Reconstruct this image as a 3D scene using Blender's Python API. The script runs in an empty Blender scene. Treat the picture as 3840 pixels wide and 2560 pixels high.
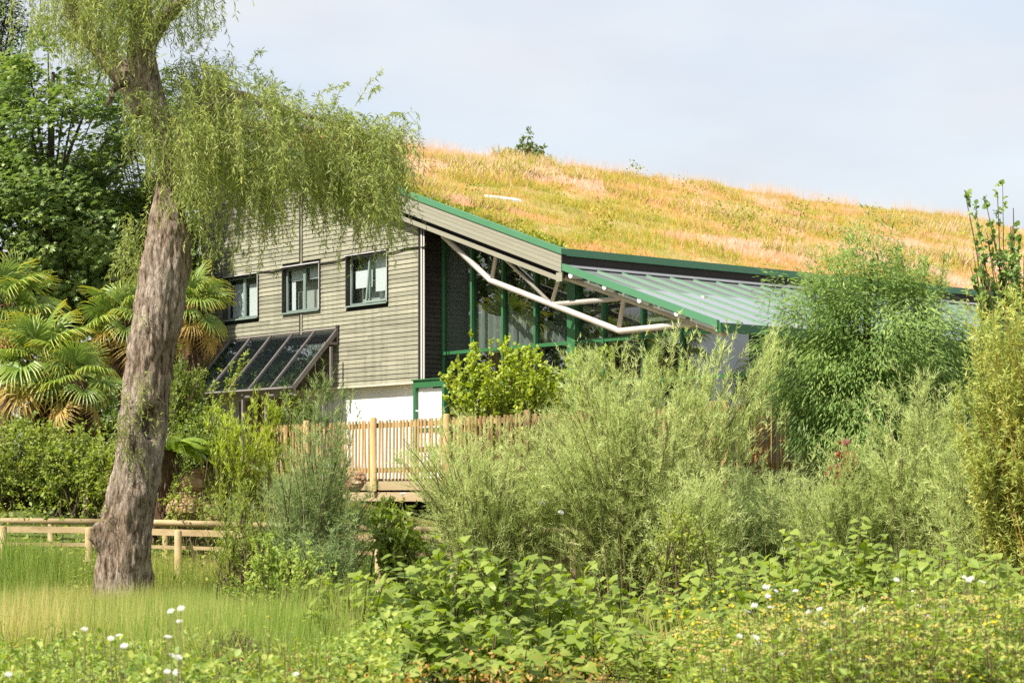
import bpy, math
import numpy as np
from mathutils import Matrix, Vector

# ------------------------------------------------------------------ camera, sky, sun, exposure
SC = bpy.context.scene
COL = SC.collection
FPX, HX, HY, EYE = 7800.0, 1920.0, 1850.0, 1.7      # focal length, principal column, horizon row (photo pixels), eye height
cam_d = bpy.data.cameras.new('camera'); cam = bpy.data.objects.new('camera', cam_d); COL.objects.link(cam)
cam.location = (0, 0, EYE); cam.rotation_euler = (math.radians(90), 0, 0)
cam_d.sensor_fit = 'HORIZONTAL'; cam_d.sensor_width = 36; cam_d.lens = 36 * FPX / 3840
cam_d.shift_y = 570 / 3840; cam_d.clip_end = 3000; cam_d.clip_start = 0.1
cam_d.dof.use_dof = True; cam_d.dof.focus_distance = 38; cam_d.dof.aperture_fstop = 4.5
SC.camera = cam
SUN_AZ, SUN_EL = math.radians(233), math.radians(49)   # clockwise from +Y
TO_SUN = Vector((math.sin(SUN_AZ) * math.cos(SUN_EL), math.cos(SUN_AZ) * math.cos(SUN_EL), math.sin(SUN_EL)))
sun_d = bpy.data.lights.new('sun', 'SUN'); sun_d.energy = 3.7; sun_d.angle = math.radians(0.6); sun_d.color = (1.0, 0.94, 0.83)
sun = bpy.data.objects.new('sun', sun_d); COL.objects.link(sun); sun.rotation_euler = TO_SUN.to_track_quat('Z', 'Y').to_euler()
sun.location = (-20, -15, 40)
W = bpy.data.worlds.new('World'); SC.world = W; W.use_nodes = True
nt = W.node_tree; N = nt.nodes; L = nt.links
bg = N['Background']; bg.inputs['Strength'].default_value = 0.1
sky = N.new('ShaderNodeTexSky'); sky.sky_type = 'NISHITA'; sky.sun_disc = False
sky.sun_elevation = SUN_EL; sky.sun_rotation = SUN_AZ; sky.dust_density = 2.0; sky.air_density = 1.2
tc = N.new('ShaderNodeTexCoord'); mp = N.new('ShaderNodeMapping'); mp.inputs['Scale'].default_value = (3.0, 3.0, 9.0)
cn = N.new('ShaderNodeTexNoise'); cn.inputs['Scale'].default_value = 1.3; cn.inputs['Detail'].default_value = 6; cn.inputs['Roughness'].default_value = 0.5
cr = N.new('ShaderNodeValToRGB'); cr.color_ramp.elements[0].position = 0.36; cr.color_ramp.elements[1].position = 0.68
cr.color_ramp.elements[0].color = (0.62, 0.62, 0.62, 1); cr.color_ramp.elements[1].color = (1, 1, 1, 1)
cm = N.new('ShaderNodeMix'); cm.data_type = 'RGBA'; cm.inputs['B'].default_value = (3.74, 3.82, 4.06, 1)
L.new(tc.outputs['Generated'], mp.inputs['Vector']); L.new(mp.outputs['Vector'], cn.inputs['Vector'])
L.new(cn.outputs['Fac'], cr.inputs['Fac']); L.new(cr.outputs['Color'], cm.inputs['Factor'])
cn2 = N.new('ShaderNodeTexNoise'); cn2.inputs['Scale'].default_value = 2.1; cn2.inputs['Detail'].default_value = 7; L.new(mp.outputs['Vector'], cn2.inputs['Vector'])
cr2 = N.new('ShaderNodeValToRGB'); e2 = cr2.color_ramp.elements; e2[0].position = .36; e2[1].position = .64; e2[0].color = (3.36, 3.47, 3.74, 1); e2[1].color = (3.86, 3.90, 4.02, 1)
L.new(cn2.outputs['Fac'], cr2.inputs['Fac']); L.new(cr2.outputs['Color'], cm.inputs['B'])
L.new(sky.outputs['Color'], cm.inputs['A']); L.new(cm.outputs['Result'], bg.inputs['Color'])
VS = SC.view_settings; VS.view_transform = 'Standard'; VS.look = 'None'; VS.gamma = 1; VS.use_curve_mapping = False
VS.exposure = 1.18
SC.cycles.use_denoising = False
SC.cycles.max_bounces = 8; SC.cycles.transparent_max_bounces = 16; SC.cycles.transmission_bounces = 6

# ------------------------------------------------------------------ helpers
R = np.random.default_rng(7)
def P(px, py, D):
    px, py, D = np.broadcast_arrays(np.asarray(px, float), np.asarray(py, float), np.asarray(D, float))
    return np.stack([(px - HX) / FPX * D, D * 1.0, EYE - (py - HY) / FPX * D], -1)
def unit(v):
    v = np.asarray(v, float)
    return v / np.maximum(np.linalg.norm(v, axis=-1, keepdims=True), 1e-9)
def vnoise(p, s=0):
    p = np.asarray(p, float); i = np.floor(p).astype(np.int64); f = p - i; f = f * f * (3 - 2 * f)
    def h(a, b, c):
        n = (a * 73856093) ^ (b * 19349663) ^ (c * 83492791) ^ (s * 2654435761)
        n = (n ^ (n >> 13)) * 1274126177 & 0x7fffffff
        n = (n ^ (n >> 16)) & 0xffff
        return n / 65535.0
    x, y, z = i[..., 0], i[..., 1], i[..., 2]; fx, fy, fz = f[..., 0], f[..., 1], f[..., 2]
    r = 0
    for dx in (0, 1):
        for dy in (0, 1):
            for dz in (0, 1):
                r = r + h(x + dx, y + dy, z + dz) * (fx if dx else 1 - fx) * (fy if dy else 1 - fy) * (fz if dz else 1 - fz)
    return r
def fbm(p, s=0, o=3):
    r = 0; a = .5; p = np.asarray(p, float)
    for k in range(o):
        r = r + a * vnoise(p * 2 ** k, s + k); a *= .5
    return r / (1 - .5 ** o)
def sstep(a, b, x):
    t = np.clip((x - a) / (b - a), 0, 1); return t * t * (3 - 2 * t)
def ground_z(x, y):
    x = np.asarray(x, float); y = np.asarray(y, float)
    g = 1.75 * sstep(35, 45, y + np.clip(-x - 2, 0, 6) * .25)
    g = g - .56 * sstep(19, 27, y) * (1 - sstep(34.2, 36.0, y))
    return g + .12 * (vnoise(np.stack([x * .5, y * .5, 0 * x], -1), 3) - .5)

def tag(o, label=None, cat=None, group=None, kind=None):
    if label: o['label'] = label
    if cat: o['category'] = cat
    if group: o['group'] = group
    if kind: o['kind'] = kind
    return o
def link(name, data, parent=None, mat=None, mw=None):
    o = bpy.data.objects.new(name, data); COL.objects.link(o)
    if parent is not None: o.parent = parent
    if mat is not None and data is not None and not data.materials: data.materials.append(mat)
    if mw is not None: o.matrix_basis = mw
    return o
def empty(name, loc, rz=0, **k):
    o = link(name, None); o.location = loc; o.rotation_euler = (0, 0, rz); o.empty_display_size = .2
    return tag(o, **k)
def mesh_np(name, V, F, tint=None, smooth=False):
    V = np.asarray(V, np.float32).reshape(-1, 3); F = np.asarray(F, np.int32); k = F.shape[1]
    m = bpy.data.meshes.new(name)
    m.vertices.add(len(V)); m.vertices.foreach_set('co', V.ravel())
    m.loops.add(F.size); m.loops.foreach_set('vertex_index', F.ravel())
    m.polygons.add(len(F)); m.polygons.foreach_set('loop_start', np.arange(0, F.size, k, dtype=np.int32))
    m.update(calc_edges=True)
    if tint is not None:
        a = m.attributes.new('tint', 'FLOAT', 'POINT'); a.data.foreach_set('value', np.asarray(tint, np.float32).ravel())
    if smooth: m.polygons.foreach_set('use_smooth', np.ones(len(F), bool))
    return m
BOXF = [(0, 1, 3, 2), (4, 6, 7, 5), (0, 4, 5, 1), (2, 3, 7, 6), (0, 2, 6, 4), (1, 5, 7, 3)]
def box_v(x0, x1, y0, y1, z0, z1):
    return [(x, y, z) for x in (x0, x1) for y in (y0, y1) for z in (z0, z1)]
def poly(name, V, F, mat, parent=None):
    m = bpy.data.meshes.new(name); m.from_pydata([tuple(map(float, v)) for v in V], [], F); m.update()
    return link(name, m, parent, mat)
def box(name, x0, x1, y0, y1, z0, z1, mat, parent=None):
    return poly(name, box_v(x0, x1, y0, y1, z0, z1), BOXF, mat, parent)
def boxes(name, lst, mat, parent=None):
    V = []; F = []
    for b in lst:
        n = len(V); V += box_v(*b); F += [tuple(i + n for i in f) for f in BOXF]
    return poly(name, V, F, mat, parent)
def tubes(paths, radii, n=5, cap=False):
    """paths (N,M,3), radii (N,M) -> verts, quads"""
    paths = np.asarray(paths, float); N_, M = paths.shape[:2]; radii = np.broadcast_to(np.asarray(radii, float), (N_, M))
    T = unit(np.gradient(paths, axis=1)) if M > 2 else unit(np.repeat(paths[:, 1:] - paths[:, :1], 2, 1))
    ref = np.where(np.abs(T[..., 2:3]) > .9, np.array([1., 0, 0]), np.array([0, 0, 1.]))
    A = unit(np.cross(T, ref)); Bv = np.cross(T, A)
    th = np.arange(n) / n * 2 * np.pi
    V = paths[:, :, None] + radii[..., None, None] * (np.cos(th)[:, None] * A[:, :, None] + np.sin(th)[:, None] * Bv[:, :, None])
    i = np.arange(N_)[:, None, None] * M * n + np.arange(M - 1)[None, :, None] * n
    j = np.arange(n)[None, None]; j2 = (j + 1) % n
    F = np.stack([i + j, i + j2, i + n + j2, i + n + j], -1).reshape(-1, 4)
    return V.reshape(-1, 3), F
def tube_obj(name, pts, r, mat, parent=None, n=10, capped=True):
    pts = np.asarray(pts, float)[None]; V, F = tubes(pts, r, n); M = pts.shape[1]
    F = [tuple(f) for f in F.tolist()]
    if capped: F += [tuple(range(n)), tuple(range((M - 1) * n, M * n))]
    o = poly(name, V, F, mat, parent)
    o.data.polygons.foreach_set('use_smooth', [len(p.vertices) == 4 for p in o.data.polygons])
    return o
# ---- leaf templates: x across, y along, z up from the blade
LEAF = {
 'narrow': ([(0, 0, 0), (-.085, .42, .02), (.085, .42, .02), (0, 1, -.10)], [(0, 2, 1), (1, 2, 3)]),
 'needle': ([(-.055, .12, 0), (.055, .12, 0), (0, 1, -.05)], [(0, 1, 2)]),
 'oval': ([(0, 0, 0), (-.27, .45, .07), (.27, .45, .07), (0, 1, -.10)], [(0, 3, 1), (0, 2, 3)]),
 'round': ([(0, 0, 0), (-.42, .35, .07), (-.3, .8, .03), (0, 1, -.06), (.3, .8, .03), (.42, .35, .07)], [(0, 3, 1), (1, 3, 2), (0, 5, 3), (5, 4, 3)]),
 'maple': ([(0, 0, 0), (.62, .18, -.1), (.3, .42, .03), (.48, .82, -.1), (.15, .62, .03), (0, 1.02, -.12),
            (-.15, .62, .03), (-.48, .82, -.1), (-.3, .42, .03), (-.62, .18, -.1)],
           [(0, 1, 2), (2, 3, 4), (4, 5, 6), (6, 7, 8), (8, 9, 0), (0, 2, 4), (0, 4, 6), (0, 6, 8)]),
 'blade': ([(-.5, 0, 0), (.5, 0, 0), (0, 1, 0)], [(0, 1, 2)]),
 'bent': ([(-.5, 0, 0), (.5, 0, 0), (-.36, .55, .05), (.36, .55, .05), (0, .96, .28)], [(0, 1, 3), (0, 3, 2), (2, 3, 4)]),
 'puff': ([(-.5, 0, -.1), (.5, 0, -.1), (0, .5, .25), (0, -.5, .25), (0, 0, .4)], [(0, 2, 4), (2, 1, 4), (1, 3, 4), (3, 0, 4)]),
}
def leaves(kind, pos, axis, nrm, size, width=1.0):
    t, f = LEAF[kind]; t = np.array(t); f = np.array(f)
    pos = np.asarray(pos, float); n = len(pos)
    y = unit(axis); x = unit(np.cross(y, nrm)); z = np.cross(x, y)
    s = np.broadcast_to(np.asarray(size, float), (n,))[:, None, None]
    w = np.broadcast_to(np.asarray(width, float), (n,))[:, None, None]
    V = pos[:, None] + s * (t[None, :, 0:1] * x[:, None] * w + t[None, :, 1:2] * y[:, None] + t[None, :, 2:3] * z[:, None])
    F = f[None] + (np.arange(n) * len(t))[:, None, None]
    return V.reshape(-1, 3), F.reshape(-1, 3), len(t)
def leaf_obj(name, kind, pos, axis, nrm, size, tint, mat, parent=None, width=1.0, kindtag='stuff'):
    V, F, k = leaves(kind, pos, axis, nrm, size, width)
    o = link(name, mesh_np(name, V, F, np.repeat(np.broadcast_to(tint, (len(pos),)), k)), parent, mat)
    if kindtag: o['kind'] = kindtag
    return o
def rdir(n): return unit(R.normal(size=(n, 3)))

# ------------------------------------------------------------------ materials
def new_mat(name):
    m = bpy.data.materials.new(name); m.use_nodes = True
    return m, m.node_tree.nodes, m.node_tree.links, m.node_tree.nodes['Principled BSDF']
def ramp(N, cols):
    r = N.new('ShaderNodeValToRGB'); e = r.color_ramp.elements
    while len(e) < len(cols): e.new(.5)
    for i, c in enumerate(cols):
        p, c = c if len(c) == 2 else (i / max(len(cols) - 1, 1), c)
        e[i].position = p; e[i].color = (*c, 1)
    return r
def leaf_mat(name, cols, trans=.35, rough=.5, spec=.35, gain=1.6):
    m, N, L, p = new_mat(name)
    a = N.new('ShaderNodeAttribute'); a.attribute_name = 'tint'
    cols = [((c[0], tuple(min(v * gain, .8) for v in c[1])) if len(c) == 2 else tuple(min(v * gain, .8) for v in c)) for c in cols]
    r = ramp(N, cols); L.new(a.outputs['Fac'], r.inputs['Fac']); L.new(r.outputs['Color'], p.inputs['Base Color'])
    p.inputs['Roughness'].default_value = rough; p.inputs['Specular IOR Level'].default_value = spec
    t = N.new('ShaderNodeBsdfTranslucent'); hs = N.new('ShaderNodeHueSaturation'); hs.inputs['Saturation'].default_value = 1.15; hs.inputs['Value'].default_value = 1.35
    L.new(r.outputs['Color'], hs.inputs['Color']); L.new(hs.outputs['Color'], t.inputs['Color'])
    mx = N.new('ShaderNodeMixShader'); mx.inputs[0].default_value = trans
    L.new(p.outputs[0], mx.inputs[1]); L.new(t.outputs[0], mx.inputs[2]); L.new(mx.outputs[0], N['Material Output'].inputs[0])
    return m
def surf_mat(name, cols, scale=(4, 4, 4), rough=.7, spec=.3, bump=0.0, bscale=30, rnd=0.0, metal=0, detail=5, obj_coord=True):
    m, N, L, p = new_mat(name)
    tc = N.new('ShaderNodeTexCoord'); mp = N.new('ShaderNodeMapping'); mp.inputs['Scale'].default_value = scale
    L.new(tc.outputs['Object'], mp.inputs['Vector'])
    n = N.new('ShaderNodeTexNoise'); n.inputs['Scale'].default_value = 1; n.inputs['Detail'].default_value = detail
    L.new(mp.outputs[0], n.inputs['Vector'])
    if rnd:
        oi = N.new('ShaderNodeObjectInfo'); va = N.new('ShaderNodeVectorMath'); va.operation = 'MULTIPLY_ADD'
        va.inputs[1].default_value = (37, 37, 37); L.new(oi.outputs['Random'], va.inputs[0]); L.new(mp.outputs[0], va.inputs[2]); L.new(va.outputs[0], n.inputs['Vector'])
    r = ramp(N, cols); L.new(n.outputs['Fac'], r.inputs['Fac']); out = r.outputs['Color']
    if rnd:
        hv = N.new('ShaderNodeHueSaturation'); mr = N.new('ShaderNodeMapRange'); mr.inputs['To Min'].default_value = 1 - rnd; mr.inputs['To Max'].default_value = 1 + rnd
        L.new(oi.outputs['Random'], mr.inputs['Value']); L.new(mr.outputs[0], hv.inputs['Value']); L.new(out, hv.inputs['Color']); out = hv.outputs['Color']
    L.new(out, p.inputs['Base Color'])
    p.inputs['Roughness'].default_value = rough; p.inputs['Specular IOR Level'].default_value = spec; p.inputs['Metallic'].default_value = metal
    if bump:
        n2 = N.new('ShaderNodeTexNoise'); n2.inputs['Scale'].default_value = bscale; n2.inputs['Detail'].default_value = 4; L.new(mp.outputs[0], n2.inputs['Vector'])
        b = N.new('ShaderNodeBump'); b.inputs['Strength'].default_value = bump; b.inputs['Distance'].default_value = .02
        L.new(n2.outputs['Fac'], b.inputs['Height']); L.new(b.outputs[0], p.inputs['Normal'])
    return m
def glass_mat(name, tint=(.8, .86, .84), boost=1.0, rough=.01, base=0.0, milk=0.0):
    m, N, L, p = new_mat(name); N.remove(p)
    fr = N.new('ShaderNodeFresnel'); ge = N.new('ShaderNodeNewGeometry'); im = N.new('ShaderNodeMapRange')
    im.inputs['To Min'].default_value = 1.5; im.inputs['To Max'].default_value = 1 / 1.5; L.new(ge.outputs['Backfacing'], im.inputs['Value']); L.new(im.outputs[0], fr.inputs['IOR'])
    ma = N.new('ShaderNodeMath'); ma.operation = 'MULTIPLY_ADD'; ma.inputs[1].default_value = boost; ma.inputs[2].default_value = base; ma.use_clamp = True
    tr = N.new('ShaderNodeBsdfTransparent'); tr.inputs[0].default_value = (*tint, 1)
    gl = N.new('ShaderNodeBsdfGlossy'); gl.inputs['Roughness'].default_value = rough
    mx = N.new('ShaderNodeMixShader'); L.new(fr.outputs[0], ma.inputs[0]); L.new(ma.outputs[0], mx.inputs[0])
    L.new(tr.outputs[0], mx.inputs[1]); L.new(gl.outputs[0], mx.inputs[2]); out = mx.outputs[0]
    if milk:
        df = N.new('ShaderNodeBsdfDiffuse'); df.inputs[0].default_value = (.5, .53, .52, 1); m2 = N.new('ShaderNodeMixShader'); m2.inputs[0].default_value = milk
        L.new(out, m2.inputs[1]); L.new(df.outputs[0], m2.inputs[2]); out = m2.outputs[0]
    L.new(out, N['Material Output'].inputs[0])
    return m
M = {}
M['clad'] = surf_mat('weathered_cladding', [(.22, (.20, .195, .145)), (.45, (.28, .27, .20)), (.62, (.315, .303, .225)), (.8, (.36, .345, .27))], (.7, .7, 2.2), .8, .2, .3, 9, rnd=.13, detail=8)
_m = M['clad']; _N = _m.node_tree.nodes; _L = _m.node_tree.links; _p = _N['Principled BSDF']; _src = _p.inputs['Base Color'].links[0].from_socket
_tc = _N.new('ShaderNodeTexCoord'); _mp = _N.new('ShaderNodeMapping'); _mp.inputs['Scale'].default_value = (5, 5, .35); _nz = _N.new('ShaderNodeTexNoise'); _nz.inputs['Scale'].default_value = 1; _nz.inputs['Detail'].default_value = 6
_r = ramp(_N, [(.36, (.62, .62, .60)), (.52, (1, 1, 1))]); _mx = _N.new('ShaderNodeMix'); _mx.data_type = 'RGBA'; _mx.blend_type = 'MULTIPLY'; _mx.inputs['Factor'].default_value = .4
_L.new(_tc.outputs['Object'], _mp.inputs[0]); _L.new(_mp.outputs[0], _nz.inputs['Vector']); _L.new(_nz.outputs['Fac'], _r.inputs[0]); _L.new(_src, _mx.inputs['A']); _L.new(_r.outputs[0], _mx.inputs['B']); _L.new(_mx.outputs['Result'], _p.inputs['Base Color'])
M['clad_dark'] = surf_mat('black_stained_boards', [(.02, .017, .014), (.05, .042, .035)], (4, 4, 20), .38, .5, .3, 8, rnd=.25)
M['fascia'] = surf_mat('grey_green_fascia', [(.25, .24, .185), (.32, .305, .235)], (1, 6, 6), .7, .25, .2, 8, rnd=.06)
M['green'] = surf_mat('green_paint', [(.065, .195, .10), (.085, .235, .125)], (2, 2, 2), .4, .5)
M['green_dark'] = surf_mat('green_frame_paint', [(.028, .12, .045), (.038, .15, .06)], (2, 2, 2), .4, .5)
M['green_bar'] = surf_mat('weathered_green_bar', [(.10, .21, .13), (.16, .27, .18)], (2, 2, 2), .5, .4)
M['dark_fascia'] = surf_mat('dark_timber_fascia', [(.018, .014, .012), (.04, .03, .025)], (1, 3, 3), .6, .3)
M['lead'] = surf_mat('lead_flashing', [(.17, .175, .19), (.27, .275, .29)], (2, 2, 2), .55, .4)
M['white_wall'] = surf_mat('white_render', [(.25, (.66, .66, .66)), (.6, (.8, .8, .8))], (1.2, 1.2, 1.2), .85, .2, .1, 20)
M['cream'] = surf_mat('cream_drip_board', [(.6, .55, .42), (.68, .62, .48)], (2, 2, 2), .7, .2)
M['tube'] = surf_mat('cream_painted_steel', [(.25, (.42, .385, .345)), (.6, (.54, .505, .46))], (3, 3, 3), .5, .4)
M['white_paint'] = surf_mat('white_paint', [(.72, .72, .72), (.8, .8, .8)], (3, 3, 3), .5, .4)
M['sash'] = surf_mat('grey_green_sash', [(.20, .27, .235), (.25, .32, .28)], (3, 3, 3), .45, .4)
M['reveal'] = surf_mat('dark_reveal', [(.03, .027, .025), (.055, .048, .043)], (3, 3, 3), .6, .3)
M['flash_white'] = surf_mat('pale_drip_flashing', [(.5, .48, .47), (.6, .58, .57)], (3, 3, 3), .5, .4)
M['blind'] = surf_mat('white_blind', [(.72, .73, .75), (.82, .83, .85)], (2, 2, 60), .8, .2)
M['interior'] = surf_mat('dark_interior', [(.02, .022, .02), (.05, .05, .045)], (1, 1, 1), .9, .1)
M['room_wall'] = surf_mat('dim_room_wall', [(.42, .43, .40), (.55, .55, .51)], (1, 1, 1), .9, .1)
M['curtain'] = surf_mat('pale_curtain', [(.35, .35, .36), (.5, .5, .5)], (2, 2, 2), .9, .1)
M['glass'] = glass_mat('window_glass', (.93, .96, .95), 1.2, .005, .03)
M['glazing'] = glass_mat('big_glazing', (.62, .70, .66), 1.25, .005, .16)
M['roof_glass'] = glass_mat('canopy_glass', (.75, .82, .80), 1.3, .035, .08, .24)
M['panel_glass'] = glass_mat('collector_glass', (.75, .79, .83), 2.0, .015, .2)
M['absorber'] = surf_mat('black_absorber', [(.06, .068, .078), (.12, .13, .14)], (2, 2, 30), .5, .4)
M['brown_frame'] = surf_mat('brown_frame', [(.15, .13, .12), (.24, .215, .20)], (3, 3, 3), .5, .4)
M['brown_door'] = surf_mat('brown_door', [(.22, .12, .055), (.30, .17, .085)], (2, 2, 6), .6, .3)
M['cable'] = surf_mat('black_cable', [(.015, .014, .013), (.03, .028, .025)], (3, 3, 3), .6, .3)
M['pipe'] = surf_mat('grey_pipe', [(.38, .35, .32), (.46, .43, .39)], (3, 3, 3), .5, .4)
M['picket'] = surf_mat('treated_timber', [(.25, (.30, .19, .08)), (.5, (.42, .28, .125)), (.8, (.50, .36, .19))], (6, 6, 1.2), .75, .2, .3, 12, rnd=.16)
M['rail'] = surf_mat('sunbleached_rail', [(.25, (.28, .19, .09)), (.5, (.42, .31, .17)), (.8, (.52, .41, .25))], (1.5, 6, 6), .75, .2, .3, 10, rnd=.1)
M['deck'] = surf_mat('deck_timber', [(.30, .22, .13), (.46, .36, .23)], (1, 6, 6), .8, .2, .3, 10, rnd=.12)
M['soil'] = surf_mat('red_soil_boulder', [(.25, (.22, .11, .06)), (.5, (.40, .25, .15)), (.75, (.55, .42, .30))], (3, 3, 3), .95, .1, .6, 6)
M['twig'] = surf_mat('twig_bark', [(.07, .05, .03), (.14, .105, .065)], (6, 6, 2), .85, .1)
M['twig_green'] = surf_mat('olive_twig', [(.11, .10, .04), (.19, .16, .07)], (6, 6, 2), .8, .2)
M['twig_orange'] = surf_mat('orange_twig', [(.27, .17, .035), (.36, .25, .06)], (6, 6, 2), .7, .2)
M['trunk_dark'] = surf_mat('grey_trunk_bark', [(.05, .042, .034), (.12, .10, .08)], (5, 5, 1), .95, .1, .6, 5)
M['fibre'] = surf_mat('palm_fibre', [(.05, .032, .02), (.17, .10, .055)], (9, 9, 3), .95, .1, .8, 6)
# willow bark
m, N_, L_, p_ = new_mat('willow_bark')
tc = N_.new('ShaderNodeTexCoord'); mp = N_.new('ShaderNodeMapping'); mp.inputs['Scale'].default_value = (7, 7, 1.6)
nz = N_.new('ShaderNodeTexNoise'); nz.inputs['Scale'].default_value = 2.2; nz.inputs['Detail'].default_value = 9; nz.inputs['Roughness'].default_value = .68
L_.new(tc.outputs['Object'], mp.inputs[0]); L_.new(mp.outputs[0], nz.inputs['Vector'])
rp = ramp(N_, [(.34, (.055, .043, .036)), (.43, (.23, .188, .155)), (.53, (.43, .375, .325)), (.70, (.60, .545, .485))]); L_.new(nz.outputs['Fac'], rp.inputs[0])
nb = N_.new('ShaderNodeTexNoise'); nb.inputs['Scale'].default_value = 1.1; nb.inputs['Detail'].default_value = 3; L_.new(tc.outputs['Object'], nb.inputs['Vector'])
rb = ramp(N_, [(.35, (.72, .62, .52)), (.65, (1.05, 1.0, .95))]); L_.new(nb.outputs['Fac'], rb.inputs[0])
mm = N_.new('ShaderNodeMix'); mm.data_type = 'RGBA'; mm.blend_type = 'MULTIPLY'; mm.inputs['Factor'].default_value = 1
L_.new(rp.outputs[0], mm.inputs['A']); L_.new(rb.outputs[0], mm.inputs['B']); L_.new(mm.outputs['Result'], p_.inputs['Base Color'])
vo = N_.new('ShaderNodeTexVoronoi'); vo.feature = 'DISTANCE_TO_EDGE'; vo.inputs['Scale'].default_value = 1.0
mp2 = N_.new('ShaderNodeMapping'); mp2.inputs['Scale'].default_value = (24, 24, 5); wn = N_.new('ShaderNodeMix'); wn.data_type = 'RGBA'; wn.blend_type = 'ADD'; wn.inputs['Factor'].default_value = 1.6
L_.new(tc.outputs['Object'], mp2.inputs[0]); L_.new(mp2.outputs[0], wn.inputs['A']); L_.new(nz.outputs['Color'], wn.inputs['B']); L_.new(wn.outputs['Result'], vo.inputs['Vector'])
rv = ramp(N_, [(.0, (.22, .18, .15)), (.16, (1, 1, 1))]); L_.new(vo.outputs['Distance'], rv.inputs[0])
m3 = N_.new('ShaderNodeMix'); m3.data_type = 'RGBA'; m3.blend_type = 'MULTIPLY'; m3.inputs['Factor'].default_value = .5
L_.new(mm.outputs['Result'], m3.inputs['A']); L_.new(rv.outputs[0], m3.inputs['B']); L_.new(m3.outputs['Result'], p_.inputs['Base Color'])
bp = N_.new('ShaderNodeBump'); bp.inputs['Strength'].default_value = .9; bp.inputs['Distance'].default_value = .09; L_.new(nz.outputs['Fac'], bp.inputs['Height']); L_.new(bp.outputs[0], p_.inputs['Normal'])
p_.inputs['Roughness'].default_value = .95; p_.inputs['Specular IOR Level'].default_value = .1
M['bark'] = m
# ground
M['ground'] = surf_mat('meadow_soil', [(.3, (.05, .075, .02)), (.48, (.10, .13, .035)), (.6, (.17, .13, .05)), (.75, (.26, .13, .07))], (.45, .45, .45), .95, .1, .5, 30)
M['roof_soil'] = surf_mat('dry_roof_turf', [(.3, (.28, .17, .06)), (.5, (.42, .27, .11)), (.7, (.50, .36, .19))], (.8, .8, .8), .95, .1, .6, 20)
# leaves
M['L_willow'] = leaf_mat('willow_leaf', [(.08, .11, .03), (.17, .20, .052), (.30, .31, .10)], .42, gain=2.0)
M['L_syc'] = leaf_mat('sycamore_leaf', [(.038, .065, .018), (.078, .115, .028), (.145, .18, .045)], .36, .38, .5, gain=2.2)
M['L_olive'] = leaf_mat('olive_leaf', [(.05, .075, .022), (.09, .12, .035), (.14, .165, .05)], .35)
M['L_conifer'] = leaf_mat('conifer_leaf', [(.018, .035, .015), (.035, .06, .02)], .15)
M['L_hedge'] = leaf_mat('hedge_leaf', [(.06, .095, .02), (.13, .17, .03), (.25, .27, .05)], .4, gain=1.75)
M['L_feather'] = leaf_mat('rosemary_willow_leaf', [(.145, .187, .06), (.26, .30, .108), (.42, .44, .205)], .45, gain=1.74)
M['L_feather_d'] = leaf_mat('dark_rosemary_willow_leaf', [(.085, .125, .045), (.155, .205, .072), (.26, .30, .115)], .42, gain=1.6)
M['L_round'] = leaf_mat('bush_willow_leaf', [(.045, .085, .02), (.10, .155, .036), (.20, .24, .07)], .34, gain=1.95)
M['L_golden'] = leaf_mat('golden_leaf', [(.12, .17, .02), (.22, .27, .035), (.33, .36, .05)], .4)
M['L_ywillow'] = leaf_mat('yellow_willow_leaf', [(.14, .18, .045), (.24, .27, .07), (.38, .35, .09)], .42, gain=1.7)
M['L_knot'] = leaf_mat('knotweed_leaf', [(.115, .165, .024), (.18, .24, .04), (.25, .30, .06)], .42, .45, .4, gain=1.36)
M['L_grass'] = leaf_mat('meadow_grass', [(0, (.10, .17, .03)), (.45, (.17, .24, .05)), (.75, (.27, .28, .08)), (1, (.42, .34, .16))], .42)
M['L_dry'] = leaf_mat('dry_grass', [(0, (.20, .26, .03)), (.18, (.40, .34, .035)), (.38, (.46, .275, .08)), (.65, (.55, .34, .175)), (1, (.62, .44, .33))], .3, gain=1.05)
M['L_sedum'] = leaf_mat('yellow_green_sedum', [(.17, .21, .03), (.27, .29, .045), (.40, .36, .06)], .3, gain=1.25)
M['L_weed'] = leaf_mat('weed_leaf', [(.08, .13, .025), (.16, .21, .04), (.26, .28, .065)], .4, gain=1.8)
M['L_umbel'] = leaf_mat('yellow_green_umbel', [(.28, .31, .07), (.42, .40, .12), (.50, .36, .13)], .3, gain=1.15)
M['L_yellow'] = leaf_mat('yellow_petals', [(.55, .40, .01), (.65, .50, .02)], .2, gain=1.0)
M['L_white'] = leaf_mat('white_petals', [(.62, .60, .58), (.78, .77, .76)], .2, gain=1.0)
M['L_fern'] = leaf_mat('fern_leaf', [(.12, .19, .02), (.22, .28, .04)], .4)
M['L_palm'] = leaf_mat('palm_leaf', [(0, (.09, .15, .03)), (.5, (.17, .23, .055)), (.8, (.33, .33, .06)), (1, (.48, .33, .07))], .25, .35, .5)
M['L_palm_old'] = leaf_mat('old_palm_leaf', [(.26, .22, .06), (.38, .27, .085), (.30, .18, .075)], .25, gain=1.4)
M['L_heath'] = leaf_mat('heather_twigs', [(.07, .05, .03), (.17, .11, .07), (.13, .15, .05)], .2, gain=1.0)
M['L_red'] = leaf_mat('red_leaf', [(.12, .035, .025), (.26, .08, .035), (.38, .17, .06)], .3, gain=1.0)
M['L_rust'] = leaf_mat('rusty_sorrel_leaf', [(.24, .24, .05), (.45, .30, .07), (.42, .19, .09)], .35, gain=1.2)
M['L_silver'] = leaf_mat('silver_leaf', [(.20, .25, .17), (.30, .34, .25)], .3)
for c in 'a': pass

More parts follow.
